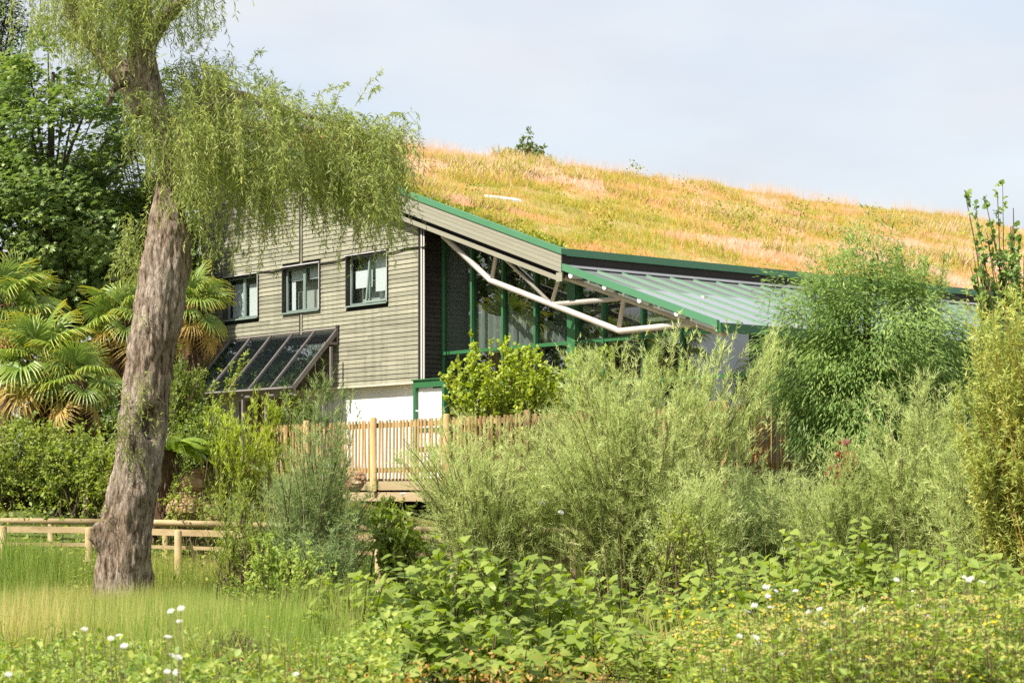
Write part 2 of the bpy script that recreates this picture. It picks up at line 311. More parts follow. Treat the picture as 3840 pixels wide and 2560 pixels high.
# ------------------------------------------------------------------ ground sheet
gx = np.unique(np.concatenate([np.linspace(-1200, -40, 14), np.linspace(-40, 40, 110), np.linspace(40, 1200, 14)]))
gy = np.unique(np.concatenate([np.linspace(-1200, -6, 12), np.linspace(-6, 80, 130), np.linspace(80, 1500, 14)]))
XX, YY = np.meshgrid(gx, gy, indexing='ij'); ZZ = ground_z(XX, YY)
Vg = np.stack([XX, YY, ZZ], -1).reshape(-1, 3); ny = len(gy)
ii = (np.arange(len(gx) - 1)[:, None] * ny + np.arange(ny - 1)[None]).ravel()
tag(link('ground', mesh_np('ground', Vg, np.stack([ii, ii + ny, ii + ny + 1, ii + 1], -1), smooth=True), None, M['ground']), kind='structure')

# ------------------------------------------------------------------ building (local frame: x along the facade to the right, y into the building)
TH = math.atan2(-.77, .638); U = np.array([math.cos(TH), math.sin(TH)]); Vd = np.array([-U[1], U[0]]); O = np.array([-2.21, 50.0])
def fa(px, b=0.0):
    r = (px - HX) / FPX; c = O + Vd * b
    return (r * c[1] - c[0]) / (U[0] - r * U[1])
def fz(py, a, b=0.0):
    Y = (O + U * a + Vd * b)[1]; return EYE + (HY - py) * Y / FPX
def fp(px, py, b=0.0):
    a = fa(px, b); return (a, b, fz(py, a, b))
def BW(a, b, z):
    q = O + U * a + Vd * b; return np.array([q[0], q[1], z])
BLD = empty('timber_building', (O[0], O[1], 0), TH, label='timber clad building with a grass covered roof and green framed glazing', cat='building')
DECK = 2.0; AR = -9.0; BV = -.34; BEND = 36.0
AE = fa(2110, BV); ZE = fz(948, AE, BV); PITCH = (fz(696, fa(1430, BV), BV) - ZE) / (AE - fa(1430, BV))
def zt(a): return ZE + PITCH * (AE - np.maximum(a, AR)) - .34 * np.maximum(AR - np.asarray(a, float), 0)
def slope_box(name, a0, a1, o1, o0, b0, b1, mat, parent):
    aa = [a0] + ([AR] if a0 < AR < a1 else []) + [a1]
    V = []; F = []
    for a in aa:
        V += [(a, b0, zt(a) + o0), (a, b0, zt(a) + o1), (a, b1, zt(a) + o1), (a, b1, zt(a) + o0)]
    for k in range(len(aa) - 1):
        n = k * 4
        F += [(n + i, n + (i + 1) % 4, n + 4 + (i + 1) % 4, n + 4 + i) for i in range(4)]
    n = (len(aa) - 1) * 4; F += [(3, 2, 1, 0), (n, n + 1, n + 2, n + 3)]
    return poly(name, V, F, mat, parent)
LE = fa(760)
# facade: backing wall, boards
wins = []
for (x0, x1, yt0, yb0) in ((843, 972, 1043, 1205), (1062, 1203, 1005, 1178), (1301, 1457, 962, 1152)):
    a0, a1 = fa(x0), fa(x1); am = (a0 + a1) / 2
    wins.append((a0, a1, fz(yb0 - (0), a0), fz(yt0, a0)))
ZC = fz(1426, 0.0) - .02
cl = poly('cladding', [(LE, .42, ZC), (-.02, .42, ZC), (-.02, .42, zt(0) - .6), (AR, .42, zt(AR) - .6), (LE, .42, zt(LE) - .6)], [(0, 1, 2, 3, 4)], M['room_wall'], BLD)
PB = .1105; tr0, tr1 = fa(1126), fa(1137)
row = 0; z = ZC
def zclip(a): return zt(a) - .6
while z < zt(AR) - .6:
    z1 = z + PB
    # widest extent of this row under the slope
    aR = min(-.03, AE - (z1 + .6 - ZE) / PITCH); aL = LE + .03
    zl = z1 + .6
    if zl > zt(LE): aL = max(aL, AR - (zt(AR) - zl) / .34)
    segs = [(aL, aR)]
    cuts = [(tr0 - .01, tr1 + .01)] + [(w[0] - .02, w[1] + .02) for w in wins if w[2] - .03 < z1 - .02 and w[3] + .03 > z + .02]
    for c0, c1 in cuts:
        ns = []
        for s0, s1 in segs:
            if c1 <= s0 or c0 >= s1: ns.append((s0, s1)); continue
            if c0 > s0: ns.append((s0, c0))
            if c1 < s1: ns.append((c1, s1))
        segs = ns
    # butt joints
    ns = []
    for s0, s1 in segs:
        if s1 - s0 > 2.6:
            j = s0 + (s1 - s0) * R.uniform(.25, .75); ns += [(s0, j - .0025), (j + .0025, s1)]
        else: ns.append((s0, s1))
    for s0, s1 in ns:
        if s1 - s0 < .06: continue
        d = R.normal(0, .002); yb = -.024 + d; zz = z + R.normal(0, .0025)
        V = [(x, y, q) for x in (s0, s1) for (y, q) in ((.012, zz + .003), (yb, zz + .003), (yb + .003, zz + .016), (-.006, zz + PB - .004), (.012, zz + PB - .004))]
        poly('board', V, [(0, 1, 2, 3, 4)[::-1], (5, 6, 7, 8, 9)] + [(i, (i + 1) % 5, 5 + (i + 1) % 5, 5 + i) for i in range(5)], M['clad'], cl)
    z = z1; row += 1
# dark felt just behind the boards (gaps read dark), cut round the windows by strips
strips = []; xs = sorted([LE + .02, -.03] + [v for w in wins for v in w[:2]])
for x0, x1 in zip(xs[:-1], xs[1:]):
    w = next((w for w in wins if abs(w[0] - x0) < 1e-6), None)
    zr = float(min(zclip(x0), zclip(x1))) + .02
    if w: strips += [(x0, x1, .016, .03, ZC, w[2]), (x0, x1, .016, .03, w[3], zr)]
    else: strips.append((x0, x1, .016, .03, ZC, zr))
boxes('felt', strips, M['interior'], BLD)
for (x, w_) in ((tr0, tr1 - tr0),):
    for q0, q1 in ((ZC, wins[1][2] - .03), (wins[1][3] + .03, zclip(x) - .02)):
        box('cover_strip', x, x + w_ * .4, -.04, .01, q0, q1, M['reveal'], BLD)
        box('cover_strip', x + w_ * .55, x + w_, -.045, .01, q0, q1, M['clad'], BLD)
box('corner_board', LE - .05, LE + .03, -.045, .06, ZC, zt(LE) - .58, M['clad'], BLD)
box('corner_board', -.03, .03, -.04, .012, ZC, zt(0) - .52, M['reveal'], BLD)
box('drip_board', LE, .0, -.05, .05, ZC - .045, ZC - .004, M['cream'], BLD)
for px, w_ in ((1581, .05), (1590, .04)):
    tube_obj('downpipe', [(fa(px, -.07), -.07, ZC + .02), (fa(px, -.07), -.07, zt(0) - .62)], w_ * .5, M['pipe'], BLD, 8)
# cable
cpts = [(745, 1052), (800, 1046), (845, 1040), (900, 1033), (960, 1021), (1020, 1018), (1075, 1006), (1130, 1001), (1165, 994), (1200, 990), (1250, 981), (1310, 967), (1370, 960), (1430, 952), (1470, 947), (1520, 933), (1565, 927)]
cp = [fp(x, y + R.normal(0, 1.5), -.045) for x, y in cpts] + [fp(1590, 927, -.12), fp(1600, 915, .0), fp(1604, 895, .05)]
tube_obj('cable', cp, .018, M['cable'], BLD, 6)
# white ground floor wall
box('ground_floor_wall', LE, -.02, .2, .4, .3, ZC - .05, M['white_wall'], BLD)
box('ground_floor_soffit', LE, -.02, .052, .4, ZC - .046, ZC - .03, M['cream'], BLD)
# side return (dark boards) at a = 0
GB = .69
box('return_wall', -.3, -.012, .43, GB, ZC - .1, zt(0) - .5, M['interior'], BLD)
rw = box('return_cladding', -.012, .0, .02, GB - .02, ZC - .05, zt(0) - .5, M['clad_dark'], BLD)
z = ZC
while z < zt(0) - .62:
    yb = .024
    V = [(x, y, q) for y in (.012, GB - .03) for (x, q) in ((0, z + .004), (yb, z + .004), (yb + .002, z + .02), (.006, z + PB - .004), (0, z + PB - .004))]
    poly('board', V, [(0, 1, 2, 3, 4), (9, 8, 7, 6, 5)] + [(i, 5 + i, 5 + (i + 1) % 5, (i + 1) % 5) for i in range(5)], M['clad_dark'], rw)
    z += PB
# left, right and rear walls
box('side_wall', LE - .02, LE + .1, .12, BEND - 1, .3, zt(LE) - .6, M['clad_dark'], BLD)
box('rear_wall', LE, 10.2, BEND - 1, BEND - .8, .3, 5.0, M['clad_dark'], BLD)
poly('rear_gable', [(LE, BEND - .9, 5), (AE, BEND - .9, 5), (AE, BEND - .9, ZE - .6), (AR, BEND - .9, zt(AR) - .6), (LE, BEND - .9, zt(LE) - .6)], [(0, 1, 2, 3, 4)], M['clad_dark'], BLD)
# windows
for k, (a0, a1, z0, z1) in enumerate(wins):
    fr = boxes('window', [(a0, a0 + .03, -.05, .16, z0, z1), (a1 - .02, a1, -.05, .16, z0, z1), (a0 + .03, a1 - .02, -.05, .16, z1 - .03, z1), (a0 + .03, a1 - .02, -.06, .16, z0, z0 + .03)], M['reveal'], BLD)
    tag(fr, ('left window with white blinds drawn', 'middle window with blinds half raised', 'right window with its right sash swung open')[k])
    box('drip_flashing', a0 - .02, a1 + .02, -.085, -.052, z1 - .004, z1 + .022, M['flash_white'], fr)
    box('sill', a0 - .01, a1 + .01, -.09, -.062, z0 - .02, z0 + .015, M['sash'], fr)
    box('edge_strip', a1 - .012, a1 + .006, -.066, -.052, z0 + .02, z1 - .01, M['flash_white'], fr)
    am = (a0 + a1) / 2
    for s, (s0, s1) in enumerate(((a0 + .032, am - .004), (am + .004, a1 - .022))):
        q0, q1 = z0 + .034, z1 - .034; t = .045; piv = s0 if s == 0 else s1
        e = None
        lst = [(s0, s0 + t, .08, .13, q0, q1), (s1 - t, s1, .08, .13, q0, q1), (s0 + t, s1 - t, .08, .13, q0, q0 + t), (s0 + t, s1 - t, .08, .13, q1 - t, q1)]
        sa = boxes('sash', lst, M['sash'], fr)
        pa = box('pane', s0 + t, s1 - t, .1, .108, q0 + t, q1 - t, M['glass'], fr)
        if k == 2 and s == 1:    # swung out at the bottom (top hung)
            for o_ in (sa, pa):
                o_.matrix_basis = Matrix.Translation((0, .1, q1)) @ Matrix.Rotation(math.radians(-6), 4, 'X') @ Matrix.Translation((0, -.1, -q1)) @ Matrix.Translation((0, -.03, 0))
        # blinds
        cfg = {(0, 0): (.0, .86), (0, 1): (.0, .82), (1, 0): (.72, 1.0), (1, 1): (.72, 1.0), (2, 0): (.36, .72), (2, 1): (.25, 1.0)}[(k, s)]
        h = q1 - q0
        bl = box('blind', s0 + .07, s1 - .06, .2, .203, q0 + h * cfg[0], q0 + h * cfg[1], M['blind'], fr)
        if k == 1 and s == 0: box('blind', s0 + .07, s0 + .25, .21, .213, q0 + .05, q0 + h * .7, M['blind'], fr)
# roof: deck, green trims, fascia boards
rf = slope_box('roof', LE - .5, AE - .06, -.05, -.34, BV + .08, BEND, M['dark_fascia'], BLD)
slope_box('verge_trim', LE - .6, AE + .02, .10, -.03, BV - .06, BV + .1, M['green'], rf)
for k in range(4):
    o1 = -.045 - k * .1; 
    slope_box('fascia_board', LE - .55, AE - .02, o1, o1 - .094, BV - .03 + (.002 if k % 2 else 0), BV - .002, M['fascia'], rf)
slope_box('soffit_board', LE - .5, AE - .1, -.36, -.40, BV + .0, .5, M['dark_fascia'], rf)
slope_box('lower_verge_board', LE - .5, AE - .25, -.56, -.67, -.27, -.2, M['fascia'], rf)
slope_box('lower_soffit', LE - .5, AE - .3, -.57, -.62, -.2, .6, M['dark_fascia'], rf); slope_box('verge_shadow_strip', LE - .5, AE - .3, -.40, -.57, -.06, -.0, M['dark_fascia'], rf)  # second one: dark coloured strip standing in for the fascia's shadow band
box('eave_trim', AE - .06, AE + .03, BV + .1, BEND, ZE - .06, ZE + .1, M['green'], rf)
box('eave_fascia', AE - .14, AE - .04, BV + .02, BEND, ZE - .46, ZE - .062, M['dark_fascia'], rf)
box('end_plate', AE - .2, AE + .0, BV - .02, BV + .02, ZE - .62, ZE - .42, M['fascia'], rf)
# turf sheet of the roof
na, nb_ = 60, 120
ga = np.linspace(AR - 5, AE - .05, na); gb = np.linspace(BV + .1, BEND, nb_)
A_, B_ = np.meshgrid(ga, gb, indexing='ij')
def roof_bump(a, b): return .16 * (fbm(np.stack([a * .45, b * .45, 0 * a], -1), 21) - .5) + .1 * sstep(AR - 1.5, AR, a) * (1 - sstep(AR, AR + 1.5, a)) * 0
Zr = zt(A_) + .03 + roof_bump(A_, B_) * sstep(0, 1, np.minimum(AE - A_, B_ - BV))
ii = (np.arange(na - 1)[:, None] * nb_ + np.arange(nb_ - 1)[None]).ravel()
link('turf_bed', mesh_np('turf_bed', np.stack([A_, B_, Zr], -1), np.stack([ii, ii + nb_, ii + nb_ + 1, ii + 1], -1), smooth=True), rf, M['roof_soil'])
for (px, py, la, lb) in ((1890, 734, .34, 1.1),):
    # roof lights: find the place on the roof plane seen there
    best = None
    for bb in np.linspace(0, 30, 301):
        a = fa(px, bb)
        if AR < a < AE:
            e = abs(fz(py, a, bb) - float(zt(a)) - .15)
            if best is None or e < best[0]: best = (e, a, bb)
    a, bb = best[1:]
    V = []
    for (u, v_) in ((-1, -1), (1, -1), (1, 1), (-1, 1)): V.append((a + u * la * .5, bb + v_ * lb * .5, zt(a + u * la * .5)))
    for (u, v_) in ((-1, -1), (1, -1), (1, 1), (-1, 1)): V.append((a + u * la * .42, bb + v_ * lb * .46, zt(a + u * la * .42) + .10))
    poly('roof_light', V, [(4, 5, 6, 7), (0, 1, 5, 4), (1, 2, 6, 5), (2, 3, 7, 6), (3, 0, 4, 7)], M['white_paint'], rf)
# glazed wall under the verge
AG1 = 10.2
mull = [1662, 1772, 1889, 2010, 2265, 2412, 2560]
zt0 = fz(1316, fa(1772, GB), GB); zt1 = zt0 - .95
gw = boxes('glazed_wall_frame', [(.0, AG1, GB - .02, GB + .08, DECK, DECK + .08), (.0, AG1, GB - .03, GB + .07, zt0 - .04, zt0 + .04), (.0, AG1, GB - .028, GB + .07, zt1 - .035, zt1 + .035)], M['green_dark'], BLD)
am_ = [fa(px, GB) for px in mull]; wide = (fa(2138, GB), fa(2168, GB))
def glz_top(a): return float(zt(a)) - .62 if a < AE else ZE - .62 - .345 * (a - AE)
for a in am_: box('mullion', a - .035, a + .035, GB - .05, GB + .1, DECK, glz_top(a), M['green_dark'], gw)
box('post', wide[0], wide[1], GB - .1, GB + .16, DECK, glz_top(wide[1]), M['green_dark'], gw)
edges = sorted([.02] + am_ + [wide[0], wide[1], AG1])
for s0, s1 in zip(edges[:-1], edges[1:]):
    if s1 - s0 < .2: continue
    for q0, q1 in ((DECK + .08, zt1 - .035), (zt1 + .035, zt0 - .04)):
        box('pane', s0, s1, GB + .02, GB + .03, q0, q1, M['glazing'], gw)
    poly('pane', [(s0, GB + .024, zt0 + .04), (s1, GB + .024, zt0 + .04), (s1, GB + .024, glz_top(s1)), (s0, GB + .024, glz_top(s0))], [(0, 1, 2, 3)], M['glazing'], gw)
# room behind: floor, back wall, partition, curtains, columns
box('room_floor', -9.8, 10.1, .75, 9, DECK - .2, DECK - .02, M['room_wall'], BLD)
poly('room_wall', [(-.2, 6, DECK), (9.6, 6, DECK), (9.6, 6, 5.1), (AE, 6, ZE - .7), (-.2, 6, float(zt(-.2)) - .7)], [(0, 1, 2, 3, 4)], M['room_wall'], BLD)
box('room_partition', -.3, -.05, .75, 6, DECK, 8.3, M['room_wall'], BLD)
for (x0, x1, zb, zt_) in ((1795, 1880, 1325, 1190), (1908, 2000, 1322, 1195), (2040, 2120, 1300, 1230)):
    a0, a1 = fa(x0, GB + .4), fa(x1, GB + .4); n = 40
    aa = np.linspace(a0, a1, n); yy = GB + .4 + .05 * np.sin(np.linspace(0, 22, n)); zb_ = fz(zb, a0, GB); zu = fz(zt_, a0, GB)
    V = [(x, y, zb_) for x, y in zip(aa, yy)] + [(x, y, zu + .35 * (1 - i / n) ** 2) for i, (x, y) in enumerate(zip(aa, yy))]
    poly('curtain', V, [(i, i + 1, n + i + 1, n + i) for i in range(n - 1)], M['curtain'], BLD)
for px in (1800, 1925, 2045, 2300):
    a = fa(px, GB + .6); box('inner_column', a - .12, a + .12, GB + .5, GB + .74, DECK, glz_top(a) - .05, M['interior'], BLD)
for py in (1210, 1150):
    a0 = fa(2290, 1.8); zq = fz(py, a0, 1.8); box('inner_beam', a0 - 2.5, a0 + 3, 1.8, 1.92, zq - .06, zq + .03, M['cream'], BLD)
# glass canopy beyond the eave
CB0 = -.3; CA0, CA1 = AE - .0, 10.28; CZ0 = 6.66; CZ1 = 5.15
def cz(a): return CZ0 + (CZ1 - CZ0) * (a - CA0) / (CA1 - CA0)
def csl(name, a0, a1, o1, o0, b0, b1, mat, par):
    V = [(a, b, cz(a) + o) for a in (a0, a1) for b in (b0, b1) for o in (o0, o1)]
    return poly(name, V, BOXF, mat, par)
can = csl('glass_canopy', CA0 - .05, CA0 + .02, .0, -.12, CB0 + .05, BEND - 6, M['green_dark'], BLD)
csl('verge_bar', CA0 - .02, CA1 + .06, .06, -.09, CB0 - .05, CB0 + .03, M['green'], can)
nbar = 40
for k in range(1, nbar):
    b = CB0 + k * .74
    csl('glazing_bar', CA0 + .12, CA1, .04, -.03, b - .018, b + .018, M['green_bar'], can)
for k in range(nbar):
    b0 = CB0 + k * .74 + .024; csl('pane', CA0 + .05, CA1 + .02, .008, .0, b0, b0 + .74 - .05, M['roof_glass'], can)
csl('flashing', CA0 - .1, CA0 + .28, .05, .035, CB0 + .05, CB0 + nbar * .74, M['lead'], can)
box('gutter_beam', CA1 - .02, CA1 + .12, CB0, BEND - 6, CZ1 - .2, CZ1 - .02, M['green_dark'], can)
box('side_glazing_wall', 9.7, 9.8, GB + .2, BEND - 2, .3, CZ1 - .1, M['clad_dark'], BLD)
# steel truss in front of the glazing
tz = []
TB = .05
ch = [fp(1662, 884, TB), fp(1840, 1052, TB), fp(2325, 1241, TB), fp(2608, 1212, TB)]
trs = tube_obj('truss', ch, .068, M['tube'], BLD, 12)
for (p0, p1, r_) in (((1860, 955), (1845, 1048), .045), ((1885, 962), (2062, 1132), .04), ((2097, 1040), (2070, 1135), .045), ((2075, 1141), (2340, 1118), .055), ((2340, 1118), (2321, 1228), .05)):
    tube_obj('strut', [fp(*p0, TB), fp(*p1, TB)], r_, M['tube'], trs, 10)
tube_obj('top_chord', [fp(2110, 1035, TB), fp(2720, 1252, TB)], .07, M['tube'], trs, 12)
for px, py in ((2143, 1032), (2270, 1075), (2401, 1124), (2540, 1174)):
    a, b, z = fp(px, py, CB0 + .0)
    tube_obj('purlin', [(a, CB0 - .03, z), (a, BEND - 8, z)], .068, M['white_paint'], trs, 12)
for px, py in ((2215, 1068), (2345, 1116), (2478, 1163), (2600, 1208)):
    a, b, z = fp(px, py, TB); box('cleat', a - .035, a + .035, TB - .06, TB + .06, z - .02, z + .2, M['tube'], trs)
# entrance door at the corner (green frame, white leaf)
d0, d1 = fa(1555, -.15), fa(1672, -.15)
zd = fz(1428, d0, -.15)
dr = boxes('entrance_door', [(d0, d0 + .1, -.2, -.08, DECK, zd), (d1 - .1, d1, -.2, -.08, DECK, zd), (d0 + .1, d1 - .1, -.2, -.08, zd - .17, zd)], M['green_dark'], BLD)
box('door_leaf', d0 + .28, d1 - .22, -.1, -.06, DECK + .05, zd - .2, M['blind'], dr)
box('door_stile', d0 + .1, d0 + .28, -.11, -.06, DECK + .05, zd - .18, M['white_paint'], dr)
box('door_stile', d1 - .22, d1 - .1, -.11, -.06, DECK + .05, zd - .18, M['sash'], dr)
box('door_hood', d0 - .03, d1 + .1, -.24, -.06, zd + .002, zd + .03, M['green_dark'], dr)
hp = [fp(1560, 1540, -.3), fp(1578, 1542, -.3), fp(1592, 1556, -.3), fp(1600, 1580, -.3)]
tube_obj('grab_handle', hp, .018, M['white_paint'], dr, 8)
for z_ in (fz(1608, d1, 0), fz(1680, d1, 0)): box('door_rail', d0 + .1, d1 + .5, -.13, -.112, z_ - .05, z_ + .05, M['green_dark'], dr)
# brown doors under the solar collectors
for k in range(3):
    a0 = fa(880) + k * 1.05; bd = box('brown_door', a0, a0 + .98, .14, .19, DECK, 4.2, M['brown_door'], BLD)
    box('white_stripe', a0 + .9, a0 + .93, .12, .135, DECK + .05, 4.1, M['white_paint'], bd)
# solar collectors (lean-to)
SA0, SA1 = fa(866), fa(1268); zu = fz(1237, SA1); bl_ = -1.32; zl = 4.37
SOL = empty('solar_collector_awning', tuple(BW(SA1, 0, 4.4)), TH, label='sloping awning of five dark solar panels fixed to the timber facade', cat='awning')
def sol(a, t, o):   # t 0 top .. 1 bottom, o above the slope
    nb = np.array([-(zu - zl), bl_ * -1]); nb = np.array([-(zu - zl), 1.32]) / math.hypot(zu - zl, 1.32)
    return (a - SA1, bl_ * t + nb[0] * o - .03, zu + (zl - zu) * t + nb[1] * o - 4.4)
def sbox(name, a0, a1, t0, t1, o0, o1, mat, par):
    V = [sol(a, t, o) for a in (a0, a1) for t in (t0, t1) for o in (o0, o1)]
    return poly(name, V, BOXF, mat, par)
n = 5; w = (SA1 - SA0) / n
for k in range(n):
    a0 = SA0 + k * w
    pn = sbox('solar_panel', a0 + .03, a0 + w - .03, .01, .99, -.05, -.02, M['absorber'], SOL)
    sbox('pane', a0 + .04, a0 + w - .04, .02, .985, .0, .008, M['panel_glass'], pn)
for k in range(n + 1):
    a0 = SA0 + k * w
    fb = sbox('frame_bar', a0 - .028, a0 - .006, -.005, 1.01, -.07, .035, M['brown_frame'], SOL); sbox('frame_bar', a0 + .006, a0 + .028, -.005, 1.01, -.07, .035, M['brown_frame'], SOL)
sbox('top_rail', SA0, SA1 + .05, -.03, -.008, -.09, .04, M['brown_frame'], SOL); sbox('bottom_rail', SA0, SA1 + .05, 1.012, 1.04, -.09, .03, M['brown_frame'], SOL)
for px in (914, 1074, 1000):
    a = fa(px, -1.2) - SA1; box('support_post', a - .04, a + .04, -1.25, -1.17, DECK - 4.4, zl - 4.4 - .1, M['brown_frame'], SOL)
a = fa(1244, -.35) - SA1
box('side_post', a - .03, a + .03, -.4, -.34, 4.6 - 4.4 - .2, zu - 4.4 - .45, M['brown_frame'], SOL)
box('side_bracket', -.02, .05, -.42, -.02, zu - 4.4 - .38, zu - 4.4 - .32, M['brown_frame'], SOL)
box('wall_plate', -.03, .08, -.06, -.03, zu - 4.4 - .35, zu - 4.4 + .12, M['reveal'], SOL)
for px in (930, 1020, 1090): box('bracket_box', fa(px, -1.1) - SA1, fa(px, -1.1) - SA1 + .22, -1.2, -1.08, zl - 4.4 - .2, zl - 4.4 - .08, M['brown_frame'], SOL)

# ------------------------------------------------------------------ deck and picket fence
FB = -5.5
DK = empty('raised_timber_deck', tuple(BW(0, FB, .0)), TH, label='raised timber deck in front of the building behind the feathery shrubs', cat='deck')
A0, A1 = fa(985, FB), 15.8
nb = 0; b = 0.02
while b < 5.3:
    box('deck_board', A0 - 2.0, A1, b, b + .135, DECK - .035, DECK, M['deck'], DK); b += .142; nb += 1
for k, z in enumerate((DECK - .23, DECK - .45)): box('fascia_beam', A0 - 2.0, A1 + .02 * k, -.06 - .01 * k, .0, z, z + .18, M['deck'], DK)
for z in (DECK - .23, DECK - .45): box('side_beam', A1, A1 + .06, .005, 5.3, z, z + .18, M['deck'], DK)
for a in np.arange(A0, A1, 2.2): box('deck_post', a - .06, a + .06, .05, .17, -.2, DECK - .3, M['deck'], DK)
for b in (1.8, 3.5, 5.2): box('deck_post', A1 - .12, A1, b, b + .12, -.2, DECK - .3, M['deck'], DK)
FEN = empty('picket_fence', tuple(BW(0, FB, DECK)), TH, label='low timber picket fence along the front of the deck', cat='fence')
pmesh = None
def picket(x, y, h, par, rot=0):
    global pmesh
    if pmesh is None:
        th = np.linspace(0, np.pi, 6); V = [(math.cos(t) * .033, -math.sin(t) * .028, q) for q in (0, 1) for t in th]
        F = [(i, i + 1, 7 + i, 6 + i) for i in range(5)] + [(5, 0, 6, 11), tuple(range(6))[::-1], tuple(range(6, 12))]
        pmesh = bpy.data.meshes.new('picket'); pmesh.from_pydata(V, [], F); pmesh.update(); pmesh.materials.append(M['picket'])
    o = bpy.data.objects.new('picket', pmesh); COL.objects.link(o); o.parent = par
    o.location = (x, y, .0); o.scale = (1, 1, h); o.rotation_euler = (R.normal(0, .008), R.normal(0, .012), rot)
a = A0; 
while a < A1:
    picket(a, -.05, 1.17 + R.normal(0, .008), FEN); a += .116 + R.normal(0, .004)
for z in (.12, 1.02): 
    x = A0
    while x < A1:
        x1 = min(x + 2.4, A1); box('fence_rail', x, x1 - .006, -.045, -.005, z, z + .1, M['picket'], FEN); x = x1
apost = fa(1405, FB - .1)
for a in (apost - 4.8, apost - 2.4, apost, apost + 2.4, apost + 4.8, apost + 7.2, apost + 9.6, apost + 12, A1 - .05):
    if A0 - .2 < a < A1 + .1: tube_obj('fence_post', [(a, -.13, -.25), (a, -.13, 1.21), (a, -.13, 1.235)], [[.068, .068, .05]], M['picket'], FEN, 12)
FEN2 = empty('picket_fence', tuple(BW(A1, FB, DECK)), TH, label='return of the picket fence running back from the deck corner', cat='fence')
b = .1
while b < 5.2: picket(.03, b, 1.15, FEN2, math.pi / 2); b += .118
for z in (.12, 1.02): box('fence_rail', -.04, 0, .05, 5.2, z, z + .1, M['picket'], FEN2)
for b in (2.4, 5.2): tube_obj('fence_post', [(.08, b, -.25), (.08, b, 1.23)], .065, M['picket'], FEN2, 12)

# ------------------------------------------------------------------ log rail fences by the path
def rail_fence(name, label, pts, posts, rails, post_r=.06, post_top=.08):
    base = P(*pts[0]); e = empty(name, (base[0], base[1], ground_z(base[0], base[1])), 0, label=label, cat='fence')
    org = np.array(e.location)
    for (kind, dz0, th) in rails:
        for (p0, p1) in zip(pts[:-1], pts[1:]):
            q0, q1 = P(*p0) - org, P(*p1) - org; q0[2] += dz0; q1[2] += dz0
            if kind == 'log': 
                mid = (q0 + q1) / 2 + np.array([0, 0, .008])
                tube_obj('rail', [q0, mid, q1], th, M['rail'], e, 10)
            else:
                d = unit(q1 - q0) * .004; V = [q + np.array([0, y, z]) for q in (q0, q1 - d) for y in (0, .045) for z in (-th, th)]
                poly('plank', V, BOXF, M['rail'], e)
    for (px, D, zt_) in posts:
        q = P(px, HY, D); zg = ground_z(q[0], q[1]); q[2] = zt_
        b = q.copy(); b[2] = zg - .2; m_ = q.copy(); m_[2] -= .03
        tube_obj('post', [b - org, m_ - org, q - org], [[post_r, post_r, post_r * .7]], M['rail'], e, 10)
    return e
rail_fence('log_rail_fence', 'log handrail on the far side of the path behind the willow',
           [(-700, 1948, 39.5), (420, 1957, 38), (830, 1966, 37.4), (1500, 1985, 35.4), (2450, 1997, 33)], [(x, d, EYE - 107 / FPX * d - .02) for x, d in ((-250, 38.8), (190, 38.3), (620, 37.8), (1120, 36.6), (1700, 34.9), (2150, 33.8))],
           [('log', 0, .062)], .055)
rail_fence('post_and_plank_fence', 'low plank fence with round posts in front of the log handrail',
           [(-700, 1978, 37.5), (330, 1986, 36.6), (668, 1996, 36.0), (1050, 2006, 35.4), (1420, 2016, 34.8), (1900, 2022, 33.5)],
           [(x, d, EYE - (y - 1850) / FPX * d) for x, y, d in ((-340, 1970, 36.9), (12, 1970, 36.6), (333, 1977, 36.3), (668, 1986, 35.8), (1050, 1998, 35.2), (1420, 2008, 34.6))],
           [('plank', 0, .055), ('plank', -.26, .03)], .065)

